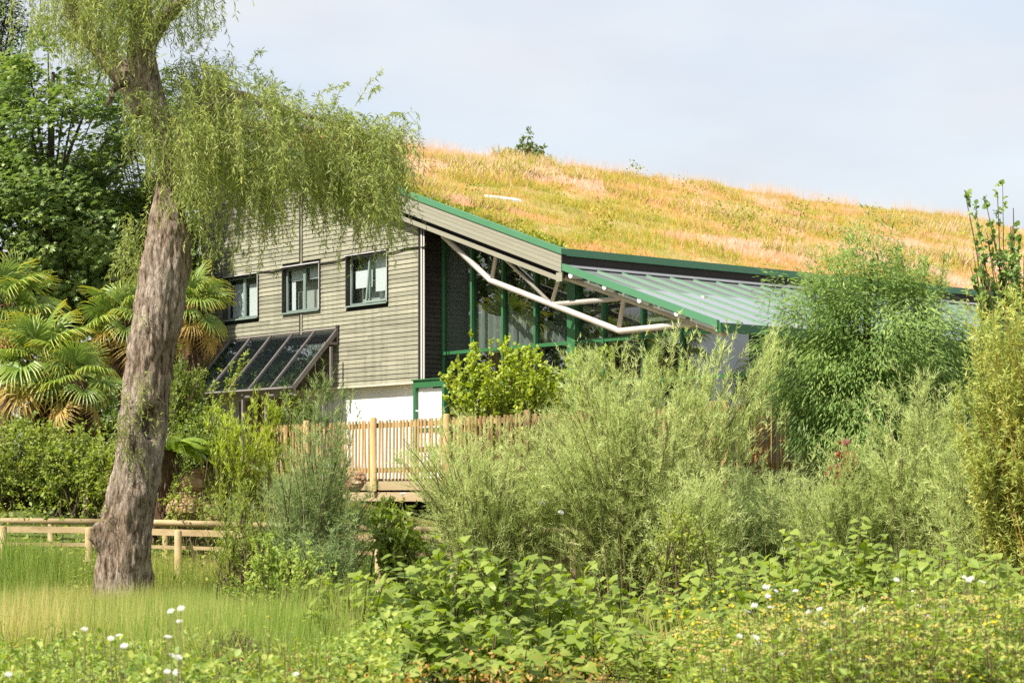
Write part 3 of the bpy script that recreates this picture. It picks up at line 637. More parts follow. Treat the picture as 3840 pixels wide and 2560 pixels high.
# ------------------------------------------------------------------ plant builders
def bez(p0, p1, p2, m):
    t = np.linspace(0, 1, m)[None, :, None]
    return (1 - t) ** 2 * p0[:, None] + 2 * t * (1 - t) * p1[:, None] + t ** 2 * p2[:, None]
def at_t(S, t):
    n, m = S.shape[:2]; f = t * (m - 1); i = np.clip(f.astype(int), 0, m - 2); fr = (f - i)[..., None]
    r = np.arange(n)[:, None]
    return S[r, i] * (1 - fr) + S[r, i + 1] * fr, unit(S[r, i + 1] - S[r, i])
def shrub(name, label, cat, base, ends, leaf='needle', mat='L_feather', n_side=16, side_len=.5, n_leaf=16, lsize=.09, lw=1.0,
          spread=.3, bow=.25, twig='twig', stem_r=.018, t0=.2, up=.35, group=None, tmin=0, tmax=1, angle=.75, base_sp=.25):
    base = np.asarray(base, float); ends = np.asarray(ends, float); n = len(ends)
    e = empty(name, tuple(base), 0, label=label, cat=cat, group=group)
    E = ends - base
    B0 = np.concatenate([R.normal(0, base_sp, (n, 2)), np.zeros((n, 1)) - .05], 1)
    ctrl = B0 + (E - B0) * .45 + np.concatenate([(E[:, :2] - B0[:, :2]) * -bow, np.abs(E[:, 2:]) * bow * .8], 1) + R.normal(0, .06, (n, 3))
    S = bez(B0, ctrl, E, 9)
    S[:, 1:-1] += R.normal(0, .012, (n, 7, 3))
    rad = np.linspace(1, .22, 9)[None] * stem_r * (.5 + .8 * R.random((n, 1)))
    Vs, Fs = tubes(S, rad, 4)
    # side shoots
    t = t0 + (1 - t0) * np.sort(R.random((n, n_side)) ** .8, 1)
    q, tg = at_t(S, np.minimum(t, .999)); k = n * n_side
    q = q.reshape(-1, 3); tg = tg.reshape(-1, 3)
    d = unit(tg * .8 + rdir(k) * spread * 1.6 + np.array([0, 0, up]))
    ln = side_len * (.5 + .8 * R.random(k)) * (1 - .35 * t.reshape(-1))
    q1 = q + d * ln[:, None] * .5; d2 = unit(d + np.array([0, 0, up * .5]) + rdir(k) * .15); q2 = q1 + d2 * ln[:, None] * .5
    H = np.stack([q, q1, q2], 1)
    st = link('stems', mesh_np('stems', Vs, Fs, smooth=True), e, M[twig]); st['kind'] = 'stuff'
    Vh, Fh, _k = leaves('needle', q, q2 - q, rdir(k), ln * 1.0, .09)
    sh = link('shoots', mesh_np('shoots', Vh, Fh), e, M[twig]); sh['kind'] = 'stuff'
    # leaves
    tl = .12 + .88 * R.random((k, n_leaf)); p, td = at_t(H, np.minimum(tl, .999)); p = p.reshape(-1, 3); td = td.reshape(-1, 3)
    nn = len(p); ax = unit(td * (1.15 - angle) + rdir(nn) * angle + np.array([0, 0, up * .35]))
    nr = unit(rdir(nn) * .7 + np.array([-.45, -.38, .75]))
    tint = np.clip(np.repeat(R.random(k) * .6, n_leaf) + R.random(nn) * .4, 0, 1) * (tmax - tmin) + tmin
    leaf_obj('foliage', leaf, p, ax, nr, lsize * (.6 + .7 * R.random(nn)), tint, M[mat], e, lw)
    return e
def ell(c, r, n, inner=.45, zmin=-9):
    """points in an uneven ellipsoid, more of them near its skin"""
    out = []
    c = np.asarray(c, float); r = np.asarray(r, float)
    d = rdir(n * 3); k = (inner + (1 - inner) * R.random(n * 3) ** .6) * (.55 + .85 * vnoise(d * 2.3 + c * .7, 5))
    p = c + d * r * k[:, None]; p = p[p[:, 2] > zmin]
    return p[:n]
def clump_tree(name, label, base, crown, n_clump, per, leaf, mat, lsize, clump=.55, trunk_r=.25, cat='tree', flat=.5, tw='trunk_dark', group=None, inner=.5, lw=1.0):
    """crown: list of (centre, radii, share)"""
    base = np.asarray(base, float); e = empty(name, tuple(base), 0, label=label, cat=cat, group=group)
    C = np.concatenate([ell(c, r, int(n_clump * s), inner) for c, r, s in crown]) - base
    nC = len(C); top = C[:, 2].max(); cx = C.mean(0)
    # trunk and limbs
    tp = np.stack([np.linspace(0, cx[0], 6) + R.normal(0, .06, 6), np.linspace(0, cx[1], 6) + R.normal(0, .06, 6), np.linspace(-.2, top * .9, 6)], 1)[None]
    V1, F1 = tubes(tp, np.linspace(trunk_r, trunk_r * .15, 6)[None], 8)
    sel = R.choice(nC, min(nC, 90), False); zz = np.clip(C[sel, 2] / top * .75, .12, .9)
    st, _ = at_t(np.repeat(tp, len(sel), 0), zz[:, None]); st = st[:, 0]
    Bc = bez(st, (st + C[sel]) / 2 + np.array([0, 0, .25]), C[sel], 6)
    V2, F2 = tubes(Bc, np.linspace(.2, .04, 6)[None] * trunk_r, 4)
    link('trunk', mesh_np('trunk', np.concatenate([V1, V2]), np.concatenate([F1, F2 + len(V1)]), smooth=True), e, M[tw])
    out = unit(C - cx)
    k = nC * per; c = np.repeat(C, per, 0); o = np.repeat(out, per, 0)
    off = rdir(k) * R.random((k, 1)) ** .45 * clump * np.repeat(.6 + .8 * R.random(nC), per)[:, None]; off[:, 2] *= flat
    p = c + off - np.array([0, 0, 1.]) * (np.linalg.norm(off[:, :2], axis=1) ** 2 * .35)[:, None]
    ax = unit(off * np.array([1, 1, .4]) + rdir(k) * .35 * clump + o * .2 + np.array([0, 0, -.18]))
    nr = unit(np.array([-.3, -.25, .9]) + o * .4 + rdir(k) * .55)
    tint = np.clip(np.repeat(R.random(nC) * .55, per) + R.random(k) * .45, 0, 1)
    leaf_obj('crown', leaf, p, ax, nr, lsize * (.6 + .65 * R.random(k)), tint, M[mat], e, lw)
    return e

# ------------------------------------------------------------------ weeping willow
DW = 34.0
wb = P(462, 2235, DW); WIL = empty('weeping_willow', (wb[0], wb[1], 0.0), 0, label='old weeping willow with a thick leaning trunk on the left', cat='tree')
WO = np.array([wb[0], wb[1], 0.0])
prof = [(2430, 320, 605), (2330, 338, 585), (2290, 346, 576), (2200, 357, 569), (2100, 358, 573), (2020, 362, 577), (1960, 376, 576), (1850, 400, 590), (1700, 432, 606), (1600, 445, 618), (1500, 452, 626), (1400, 464, 645), (1300, 476, 661), (1200, 502, 682), (1100, 519, 697), (1000, 528, 708), (900, 553, 712), (820, 570, 688), (740, 582, 664), (660, 592, 650), (560, 582, 655), (470, 560, 645), (400, 538, 632), (330, 510, 610), (260, 486, 590), (180, 470, 580), (90, 480, 570), (0, 490, 565), (-120, 500, 560), (-300, 505, 550)]
pr = np.array(prof, float); K = 240; yy = np.linspace(2400, -300, K)
xl = np.interp(-yy, -pr[:, 0], pr[:, 1]); xr = np.interp(-yy, -pr[:, 0], pr[:, 2])
ker = np.ones(9) / 9; sm = lambda v: np.convolve(np.pad(v, 4, 'edge'), ker, 'valid')
xl, xr = sm(xl), sm(xr)
cen = P((xl + xr) / 2, yy, DW) - WO; rad = (xr - xl) / 2 / FPX * DW
ns = 110; th = np.arange(ns) / ns * 2 * np.pi
dirs = np.stack([np.cos(th), np.sin(th), 0 * th], -1)
pt = cen[:, None] + rad[:, None, None] * dirs[None]
q = pt * np.array([7.5, 7.5, 1.5]); r1 = np.abs(fbm(q, 31, 3) - .5) * 2; r2 = fbm(pt * np.array([22, 22, 5.]), 41, 2) - .5
lump = fbm(pt * np.array([1.6, 1.6, 1.1]), 51, 2) - .5
disp = np.minimum(rad[:, None], .5) * (.26 * (r1 - .25) + .12 * r2 + .24 * lump)
def blob(px, py, dy, rr, amp):   # bump or dent on the side facing the camera
    c = P(px, py, DW + dy) - WO; d = np.linalg.norm((pt - c) * np.array([1, 1, .75]), axis=2); return amp * np.exp(-(d / rr) ** 2)
disp += blob(378, 2012, -.28, .13, .19) * (1.2 + 2 * r2) + blob(395, 1965, -.32, .10, .12) * (1 + 2 * r2) + blob(610, 860, -.2, .25, .05)
disp += blob(556, 1590, -.36, .26, .12) - blob(566, 1585, -.38, .14, .85)
disp += blob(590, 1640, -.3, .12, -.08)
V = pt + disp[..., None] * dirs[None]
i = np.arange(K - 1)[:, None] * ns; j = np.arange(ns)[None]; j2 = (j + 1) % ns
F = np.stack([i + j, i + j2, i + ns + j2, i + ns + j], -1).reshape(-1, 4)
trk = link('trunk', mesh_np('trunk', V, F, smooth=True), WIL, M['bark'])
limbs = [([(560, 430), (500, 330), (430, 250), (350, 150), (280, 60), (235, -60)], .25, .1, 0.3),
         ([(600, 700), (640, 600), (680, 500), (760, 400), (880, 340), (1050, 400)], .2, .03, .4),
         ([(600, 560), (690, 450), (820, 380), (1000, 390), (1200, 450), (1380, 500)], .15, .02, .6),
         ([(610, 640), (700, 570), (860, 500), (1080, 480), (1280, 500), (1460, 540)], .14, .02, 1.0),
         ([(530, 200), (600, 90), (680, 0), (760, -90)], .16, .06, -.3),
         ([(520, 330), (470, 300), (430, 330), (400, 400)], .10, .03, -.6)]
for pts, r0, r1_, dd in limbs:
    pts = np.array(pts, float); k = len(pts); tt = np.linspace(0, 1, 18)
    xx = np.interp(tt, np.linspace(0, 1, k), pts[:, 0]); y_ = np.interp(tt, np.linspace(0, 1, k), pts[:, 1])
    xx, y_ = [np.convolve(np.pad(v, 1, 'edge'), np.ones(3) / 3, 'valid') for v in (xx, y_)]
    c = P(xx, y_, DW + tt * dd) - WO + R.normal(0, .012, (18, 3))
    o = tube_obj('limb', c, np.linspace(r0, r1_, 18)[None], M['bark'], WIL, 12)
    tag(o)
# hanging strands
top_pts = np.array([(470, 330), (560, 300), (640, 235), (760, 205), (870, 240), (960, 275), (1050, 345), (1130, 360), (1200, 385), (1270, 420), (1340, 445), (1420, 455), (1470, 480), (1525, 530)], float)
botx = [400, 470, 520, 580, 640, 700, 760, 810, 860, 910, 935, 970, 1010, 1080, 1120, 1150, 1200, 1250, 1290, 1330, 1365, 1390, 1430, 1470, 1500, 1530]
boty = [560, 660, 760, 760, 860, 830, 790, 760, 800, 900, 990, 870, 800, 780, 900, 800, 840, 880, 800, 930, 940, 850, 800, 740, 660, 600]
SS = []; AA = []; NN = []; TT = []; SZ = []
twig_paths = []
def strand(p0, out, length, n_pts=9):
    """vectorised hanging shoots: start, outward dir, length -> (N,n,3)"""
    n = len(p0); t = np.linspace(0, 1, n_pts)[None, :, None]
    L_ = length[:, None, None]; o = out[:, None]
    reach = np.minimum(L_ * .5, .6) * R.uniform(.4, 1.3, (n, 1, 1))
    sway = R.normal(0, .05, (n, 1, 3)) * np.array([1, 1, 0])
    drop = np.where(t < .18, .25 * t, .045 + 1.02 * (t - .18))
    pts = p0[:, None] + o * reach * (1 - np.exp(-4 * t)) + np.array([0, 0, -1.]) * L_ * drop + np.array([0, 0, 1.]) * .12 * np.sin(np.minimum(t * 5, np.pi)) * o[..., 2:3].clip(0) + sway * t ** 2 * 2
    pts[:, 1:] += np.cumsum(R.normal(0, .018, (n, n_pts - 1, 3)), 1)
    return pts
def add_strands(p0, out, length, spacing=.03, lsize=.105):
    S = strand(p0, out, length); twig_paths.append(S)
    for S_, Ln in zip(S, length):
        k = max(int(Ln / spacing), 5); t = (np.arange(k) + R.random(k)) / k
        f = t * 8; i = np.clip(f.astype(int), 0, 7); fr = (f - i)[:, None]
        p = S_[i] * (1 - fr) + S_[i + 1] * fr; td = unit(S_[i + 1] - S_[i])
        SS.append(p); AA.append(unit(td * .6 + rdir(k) * .75 + np.array([0, 0, -.25]))); NN.append(unit(rdir(k) + np.array([-.5, -.45, .45]))); TT.append(np.clip(R.random() * .65 + R.random(k) * .35 - .1, 0, 1)); SZ.append(lsize * (.55 + .75 * R.random(k)))
# main right hand mass
n = 3700
px = 460 + (1495 - 460) * R.random(n) ** .92; px = px[(px > 620) | (R.random(n) < .45)]; n = len(px)
ty = np.interp(px, top_pts[:, 0], top_pts[:, 1]) ; by = np.interp(px, botx, boty)
edge = np.clip((1530 - px) / 300, .25, 1); thick = 1.9 * edge ** .5
dd = R.uniform(-1, 1, n) * thick
g = R.random(n) ** 1.25
sy = ty + 12 + dd ** 2 * 22 + g * np.maximum(by - ty - 160, 20) * .80
D = DW + dd
p0 = P(px, sy, D) - WO
kp = R.random(n) < (sstep(.40, .60, fbm(p0 * np.array([1.5, .9, 1.1]), 131, 2)) + .05) * np.interp(px, [450, 1250, 1400, 1480, 1530], [1, .95, .6, .32, .2]); px, sy, D, dd, p0, by = [v[kp] for v in (px, sy, D, dd, p0, by)]; n = len(px)
Lmax = (by - sy) / FPX * D
length = np.clip(Lmax * (.55 + .7 * R.random(n)), .25, 1.9)
out = unit(np.stack([np.abs(R.normal(.5, .5, n)), R.normal(0, .6, n) + dd * .3, R.uniform(.0, .6, n)], -1))
add_strands(p0, out, length)
# long tips reaching down over the facade
for (x, y0, y1) in ((640, 640, 860), (720, 600, 830), (905, 690, 960), (932, 720, 1010), (950, 700, 900), (1010, 640, 850), (1120, 650, 905), (1175, 640, 830), (1240, 660, 890), (1345, 660, 935), (1362, 690, 955), (1372, 660, 915), (1430, 560, 800), (1440, 580, 760), (1490, 520, 720), (1500, 500, 690), (1520, 470, 640), (840, 600, 800), (770, 560, 800), (1290, 600, 830), (690, 640, 1000), (700, 700, 880)):
    m_ = 8; x_ = x + R.normal(0, 10, m_); p = P(x_, y0 + R.uniform(-60, 20, m_), DW + R.uniform(-.9, .4, m_)) - WO
    add_strands(p, unit(R.normal(0, 1, (m_, 3)) * np.array([1, 1, 0]) + .01), np.full(m_, (y1 - y0) / FPX * DW) * R.uniform(.9, 1.45, m_), .026)
# feathery up-sweeping tips on the upper outline
m_ = 90; x_ = R.uniform(600, 1500, m_); yT = np.interp(x_, top_pts[:, 0], top_pts[:, 1])
p = P(x_, yT + 15, DW + R.uniform(-.8, .8, m_)) - WO
add_strands(p, unit(np.stack([R.uniform(.2, 1, m_), R.normal(0, .3, m_), R.uniform(.5, 1.2, m_)], -1)), R.uniform(.3, .55, m_), .03)
for (x0, y0, x1, y1) in ((1330, 400, 1440, 262), (1380, 370, 1425, 330), (1180, 380, 1260, 330), (1440, 440, 1520, 445), (920, 270, 985, 190), (760, 215, 840, 60), (700, 200, 800, 110), (1250, 400, 1300, 310)):
    t = np.linspace(0, 1, 9)[:, None]; a, b = P(x0, y0, DW) - WO, P(x1, y1, DW - .3) - WO
    S = a * (1 - t) + b * t + np.array([0, 0, .08]) * np.sin(t * 3.1); twig_paths.append(S[None])
    k = 70; u = R.random(k); f = u * 8; i = np.clip(f.astype(int), 0, 7); fr = (f - i)[:, None]
    SS.append(S[i] * (1 - fr) + S[i + 1] * fr); AA.append(unit(unit(b - a) * .5 + rdir(k) * .7 + np.array([0, 0, -.35]))); NN.append(rdir(k)); TT.append(R.random(k)); SZ.append(.1 * (.6 + .7 * R.random(k)))
# upper left drapes from limbs above the frame
n = 820
px = R.uniform(60, 790, n); bx = [60, 110, 180, 250, 330, 400, 450, 490, 560, 620, 680, 740, 800]; bY = [230, 260, 190, 260, 420, 440, 400, 230, 150, 190, 200, 250, 150]
by = np.interp(px, bx, bY); dens = np.interp(px, [60, 200, 260, 330, 480, 560, 700, 800], [.30, .35, .9, 1, 1, .9, .75, .35])
keep = R.random(n) < dens; px, by = px[keep], by[keep]; n = len(px)
sy = R.uniform(-330, 160, n); sy = np.minimum(sy, by - 70); D = DW + R.uniform(-1.4, 1.2, n)
add_strands(P(px, sy, D) - WO, unit(np.stack([R.normal(0, .6, n), R.normal(0, .6, n), R.uniform(0, .4, n)], -1)), np.clip((by - sy) / FPX * D * R.uniform(.6, 1.05, n), .2, 1.7))
n = 170; px = R.uniform(370, 620, n); sy = R.uniform(-260, 120, n)
add_strands(P(px, sy, DW - R.uniform(.6, 1.5, n)) - WO, unit(np.stack([R.normal(0, .6, n), R.normal(-.3, .5, n), R.uniform(0, .4, n)], -1)), R.uniform(.35, .95, n))
# strands behind the trunk, low sprouts on the trunk
n = 60; px = R.uniform(455, 560, n); sy = R.uniform(820, 1020, n)
add_strands(P(px, sy, DW + R.uniform(.35, .9, n)) - WO, unit(np.stack([R.normal(-.4, .4, n), R.normal(0, .5, n), R.uniform(0, .4, n)], -1)), R.uniform(.25, .75, n), .026)
for (x, y, l, m_) in ((528, 1195, .16, 7), (545, 1420, .3, 7), (530, 1480, .35, 7), (470, 1560, .45, 12), (450, 1620, .5, 14), (520, 1690, .5, 6), (558, 1560, .25, 1), (480, 1480, .25, 5), (600, 1600, .3, 4), (395, 1940, .1, 5)):
    p = P(x + R.normal(0, 10, m_), y + R.normal(0, 14, m_), DW - .46) - WO
    add_strands(p, unit(np.stack([R.normal(0, .6, m_), R.normal(-.5, .2, m_), R.uniform(0, .5, m_)], -1)), l * R.uniform(.6, 1.2, m_), .022, .085)
leaf_obj('crown', 'narrow', np.concatenate(SS), np.concatenate(AA), np.concatenate(NN), np.concatenate(SZ), np.concatenate(TT), M['L_willow'], WIL)
S = np.concatenate(twig_paths)[:, ::4]; Vt, Ft = tubes(S, np.linspace(.004, .0015, 3)[None], 3)
o = link('twigs', mesh_np('twigs', Vt, Ft), WIL, M['twig_green']); o['kind'] = 'stuff'

# ------------------------------------------------------------------ trees behind on the left and right
def gb(px, D): q = P(px, HY, D); return (q[0], q[1], float(ground_z(q[0], q[1])))
clump_tree('sycamore_tree', 'large dark broad leaved tree behind the palms on the far left', gb(180, 57),
           [(P(190, 620, 57), (3.5, 3.0, 3.4), .55), (P(60, 900, 55), (3.0, 2.6, 2.6), .25), (P(420, 950, 58), (1.9, 2.0, 2.6), .18), (P(200, 1300, 56), (3.2, 1.5, 2.2), .22)], 720, 42, 'maple', 'L_syc', .17, .62, .32)
clump_tree('olive_green_tree', 'finer leaved olive tree showing behind the willow trunk', gb(520, 61),
           [(P(520, 700, 61), (1.6, 1.6, 3.0), .6), (P(660, 900, 62), (1.3, 1.2, 3.2), .4)], 380, 56, 'oval', 'L_olive', .09, .5, .2)
clump_tree('conifer_tree', 'dark conifer at the top left corner of the picture', gb(-40, 64),
           [(P(-40, 250, 64), (1.1, 1.1, 3.6), 1)], 240, 70, 'oval', 'L_conifer', .12, .5, .3, flat=.7)
clump_tree('sycamore_tree', 'broad leaved tree left of the picture mirrored in the big glazing', gb(-900, 52),
           [(P(-900, 900, 52), (4.0, 4.0, 5.5), 1)], 420, 36, 'round', 'L_syc', .22, .8, .35)
# right edge tree with round leaves
rb_ = gb(3860, 36); c0 = P(3830, 1120, 36)
ends = np.concatenate([ell(c0, (.85, .9, 1.3), 90, .3), P([3760, 3740, 3700, 3625, 3660, 3720, 3790, 3800, 3660, 3650, 3640, 3830, 3700, 3680, 3750, 3840, 3690, 3780], [690, 720, 770, 755, 790, 830, 850, 780, 900, 950, 1000, 880, 870, 1050, 930, 960, 1130, 1010], 36 + R.uniform(-.4, .4, 18))])
shrub('round_leaved_tree', 'small tree with round leaves rising at the right edge', 'tree', rb_, ends, 'round', 'L_round', 9, .36, 9, .085, 1, .35, .12, 'twig', .03, .45, .3, angle=.8)

# ------------------------------------------------------------------ palms
def fan_mesh(name, nseg, droop, mat, arc=2.5, seed=0):
    rr = np.random.default_rng(seed); V = []; F = []; T = []
    # petiole along +y from 0 to .55, fan from there
    V += [(-.012, 0, 0), (.012, 0, 0), (.008, .55, .0), (-.008, .55, 0)]; F += [(0, 1, 2, 3)]; T += [.5] * 4
    for s in range(nseg):
        a = -arc + 2 * arc * s / (nseg - 1) + rr.normal(0, .03); ln = (.62 + .12 * math.cos(a)) * rr.uniform(.9, 1.05); w = .021
        dx, dy = math.sin(a), math.cos(a); sx, sy = dy, -dx
        n0 = len(V); lift = .05 + .10 * abs(math.sin(a))
        for q, ww, zz in ((.04, .35, 0), (.45, 1.0, lift), (.8, .75, lift - .05 - droop * .25), (1.0, .08, lift - .12 - droop * rr.uniform(.6, 1.2))):
            c = (dx * ln * q, .55 + dy * ln * q, zz * (1 if q > .05 else 0))
            V += [(c[0] - sx * w * ww, c[1] - sy * w * ww, c[2] + .012), (c[0], c[1], c[2] - .008), (c[0] + sx * w * ww, c[1] + sy * w * ww, c[2] + .012)]
        for q in range(3):
            b0 = n0 + q * 3; F += [(b0, b0 + 1, b0 + 4, b0 + 3), (b0 + 1, b0 + 2, b0 + 5, b0 + 4)]
        t0 = .2 + .25 * rr.random(); T += [t0] * 3 + [t0 + .05] * 3 + [t0 + .25] * 3 + [.9] * 3
    return V, F, T
FANS = []
for sd, dr_, mt in ((1, .05, 'L_palm'), (2, .14, 'L_palm'), (3, .22, 'L_palm'), (4, .3, 'L_palm_old')):
    V, F, T = fan_mesh('frond', 30, dr_, None, 2.25, sd); me = mesh_np('frond', V, F, T); me.materials.append(M[mt]); FANS.append(me)
def palm(label, c, D, n, size, trunk_h, old=5, spread=(.0, 1)):
    ctr = P(*c, D); zg = float(ground_z(ctr[0], ctr[1])); e = empty('fan_palm', (ctr[0], ctr[1], zg), 0, label=label, cat='palm', group='fan palms beside the building')
    H = ctr[2] - zg
    k = 26; tt = np.linspace(0, 1, k); pth = np.stack([R.normal(0, .01, k), R.normal(0, .01, k), -.1 + (H + .05) * tt], 1)
    ra = .13 + .05 * tt + R.normal(0, .012, k)
    tube_obj('trunk', pth, ra[None], M['fibre'], e, 14)
    # shaggy fibre
    m_ = 700; a = R.uniform(0, 6.28, m_); z = R.uniform(max(H - trunk_h, .1), H - .05, m_)
    p = np.stack([np.cos(a) * .15, np.sin(a) * .15, z], 1)
    leaf_obj('fibre', 'needle', p, unit(np.stack([np.cos(a), np.sin(a), -1.2 + 0 * a], 1) + rdir(m_) * .3), rdir(m_), R.uniform(.15, .4, m_), R.random(m_) * .6, M['L_heath'], e)
    for i in range(n + old):
        isold = i >= n
        az = i * 2.4 + R.normal(0, .2); el = math.radians(-50 + R.normal(0, 12)) if isold else math.radians(75 - 115 * ((i + .5) / n) ** .9 + R.normal(0, 7))
        d = np.array([math.cos(az) * math.cos(el), math.sin(az) * math.cos(el), math.sin(el)])
        nr = unit(np.array([0, 0, 1.0]) + R.normal(0, .25, 3) + d * (.0 if el < .6 else -.5)); x = unit(np.cross(d, nr)); zv = np.cross(x, d); s = size * R.uniform(.85, 1.12)
        mw = Matrix(((x[0] * s, d[0] * s, zv[0] * s, d[0] * .08), (x[1] * s, d[1] * s, zv[1] * s, d[1] * .08), (x[2] * s, d[2] * s, zv[2] * s, H - .02 + d[2] * .08 - (.25 if isold else .1 * R.random())), (0, 0, 0, 1)))
        link('frond', FANS[3 if isold else (i * 7 // 3) % 3], e, None, mw)
palm('fan palm with the brightest fronds low at the left edge', (160, 1345), 43, 24, .98, 1.6, 6)
palm('fan palm whose crown rises above the others at the left edge', (20, 1130), 46, 20, .95, 1.5, 5)
palm('fan palm half hidden behind the willow trunk', (470, 1190), 47, 18, .9, 1.4, 5)
palm('fan palm between the willow trunk and the timber facade', (720, 1140), 50, 20, .85, 2.0, 5)
palm('small fan palm low behind the hedge at the left', (290, 1420), 42.5, 12, .8, 1.2, 4)

# ------------------------------------------------------------------ tree fern beside the trunk
fb = gb(640, 38.5); FE = empty('tree_fern', fb, 0, label='tree fern with arching fronds just right of the willow trunk', cat='fern')
Hf = P(640, 1690, 38.5)[2] - fb[2]
k = 14; tube_obj('trunk', np.stack([np.linspace(-.35, 0, k), R.normal(0, .02, k), np.linspace(-.1, Hf, k)], 1), (.13 + R.normal(0, .015, k))[None], M['fibre'], FE, 12)
m_ = 420; a = R.uniform(0, 6.28, m_); zz = R.uniform(.1, Hf, m_)
leaf_obj('fibre', 'needle', np.stack([np.cos(a) * .14 - .35 * (1 - zz / Hf), np.sin(a) * .14, zz], 1), np.stack([np.cos(a), np.sin(a), -1.4 + 0 * a], 1), rdir(m_), R.uniform(.12, .32, m_), R.random(m_) * .5, M['L_heath'], FE)
for i in range(15):
    az = i * 2.4; ln = R.uniform(.95, 1.35); el = R.uniform(.35, 1.1)
    t = np.linspace(0, 1, 34); h = np.array([math.cos(az), math.sin(az)])
    r_ = np.stack([h[0] * t * ln * math.cos(el * .7), h[1] * t * ln * math.cos(el * .7), Hf + ln * (math.sin(el) * t - .75 * t ** 2)], 1)
    td = unit(np.gradient(r_, axis=0)); sd = unit(np.cross(td, [0, 0, 1.0])); w = np.sin(np.clip(t * 1.02, 0, 1) * np.pi) ** .6 * .26 + .02
    pos = np.concatenate([r_[3:], r_[3:]]); ax = np.concatenate([sd[3:] + td[3:] * .35, -sd[3:] + td[3:] * .35]); ax[:, 2] -= .18
    Vv, Ff, kk = leaves('narrow', pos, ax, np.tile([0, 0, 1.0], (len(pos), 1)), np.concatenate([w[3:], w[3:]]), 1.9)
    Vr, Fr = tubes(r_[None], np.linspace(.012, .003, 34)[None], 3)
    Fr = np.concatenate([Fr[:, [0, 1, 2]], Fr[:, [0, 2, 3]]])
    me = mesh_np('frond', np.concatenate([Vv, Vr]), np.concatenate([Ff, Fr + len(Vv)]), np.concatenate([np.repeat(R.random(len(pos)), kk), np.full(len(Vr), .3)]))
    link('frond', me, FE, M['L_fern'])

# ------------------------------------------------------------------ shrubs of the garden
def mass(name, label, px, py, D, rx, rz, n, base_py=None, ry=None, **kw):
    c = P(px, py, D); b = gb(kw.pop('bpx', px), D); ry = ry or rx
    inner = kw.pop('inner', .45)
    return shrub(name, label, kw.pop('cat', 'shrub'), b, ell(c, (rx, ry, rz), n, inner, b[2] + .15), **kw)
HG = dict(leaf='oval', mat='L_hedge', n_side=9, side_len=.4, n_leaf=9, lsize=.075, spread=.5, t0=.35, angle=.9, group='garden shrubs on the left bank')
mass('hedge_shrub', 'bushy green shrub at the left edge behind the log handrail', 60, 1740, 41, 1.2, 1.05, 150, **HG)
mass('hedge_shrub', 'bushy green shrub under the low palm left of the willow trunk', 260, 1760, 40.4, .95, 1.0, 140, **HG)
mass('hedge_shrub', 'paler shrub touching the left side of the willow trunk', 390, 1790, 39.8, .6, .9, 90, **{**HG, 'tmin': .3})
mass('climbing_shrub', 'leafy shrub climbing beside the solar panel awning', 690, 1490, 45, .6, 1.1, 100, leaf='oval', mat='L_hedge', n_side=9, side_len=.4, n_leaf=9, lsize=.075, spread=.5, t0=.35, angle=.9, tmax=.8)
shrub('climbing_shrub', 'slender arching sprays crossing the solar panels', 'shrub', gb(760, 44.6), P([940, 905, 870, 850, 820, 880, 830], [1290, 1340, 1380, 1440, 1400, 1420, 1500], 44.6), 'oval', 'L_hedge', 12, .22, 9, .07, 1, .4, .2, 'twig_green', .012, .5, .3, tmin=.3)
mass('garden_shrub', 'dark green shrub below the tree fern', 760, 1640, 42, .75, .7, 70, **{**HG, 'tmax': .7})
mass('willow_sapling', 'pale yellow green bamboo like clump left of the picket fence', 900, 1690, 38.5, .7, .9, 60, leaf='narrow', mat='L_golden', n_side=10, side_len=.5, n_leaf=11, lsize=.11, spread=.25, t0=.2, up=.6, angle=.5, twig='twig_green')
mass('willow_sapling', 'upright light green shoots standing in front of the brown doors', 1020, 1600, 40, .35, .65, 26, leaf='narrow', mat='L_golden', n_side=9, side_len=.35, n_leaf=11, lsize=.11, spread=.25, t0=.3, up=.7, angle=.5, twig='twig_green')
mass('garden_shrub', 'low dark shrub beneath the awning by the fence', 1120, 1560, 46, .55, .55, 50, **{**HG, 'tmax': .5, 'group': None})
FT = dict(leaf='needle', mat='L_feather', n_side=20, side_len=.62, n_leaf=25, lsize=.095, lw=.9, spread=.62, t0=.22, up=.3, angle=.55, twig='twig_green', bow=.15)
FT2 = {**FT, 'group': 'feathery shrubs along the path'}
mass('feathery_shrub', 'dark green feathery shrub with upright tip in front of the picket fence', 1170, 1850, 32.5, 1.1, 1.2, 125, **{**FT2, 'n_leaf': 22, 'side_len': .5, 'mat': 'L_feather_d', 'twig': 'twig'})
shrub('feathery_shrub', 'thin feathery sprays reaching up past the white wall', 'shrub', gb(1190, 33), P([1200, 1180, 1250, 1290, 1320, 1350, 1160, 1230, 1270, 1130, 1220], [1400, 1450, 1440, 1480, 1500, 1530, 1500, 1420, 1540, 1560, 1500], 33), 'needle', 'L_feather_d', 22, .4, 20, .095, 1.1, .4, .1, 'twig', .014, .45, .5, angle=.55)
mass('feathery_shrub', 'largest grey green feathery shrub in the centre before the glazing', 2400, 1680, 31.5, 1.95, 1.5, 270, ry=1.6, **{**FT2})
mass('feathery_shrub', 'grey green feathery shrub right of the wooden fence post', 1850, 1780, 32, 1.45, .95, 150, **FT2)
shrub('feathery_shrub', 'tall feathery shoots rising in front of the steel truss', 'shrub', gb(2400, 31.8), P(R.uniform(2230, 2960, 50), 1230 + R.uniform(0, 330, 50), 31.8 + R.uniform(-.6, .6, 50)), 'needle', 'L_feather', 24, .5, 24, .105, 1.15, .4, .12, 'twig_green', .016, .3, .5, angle=.55)
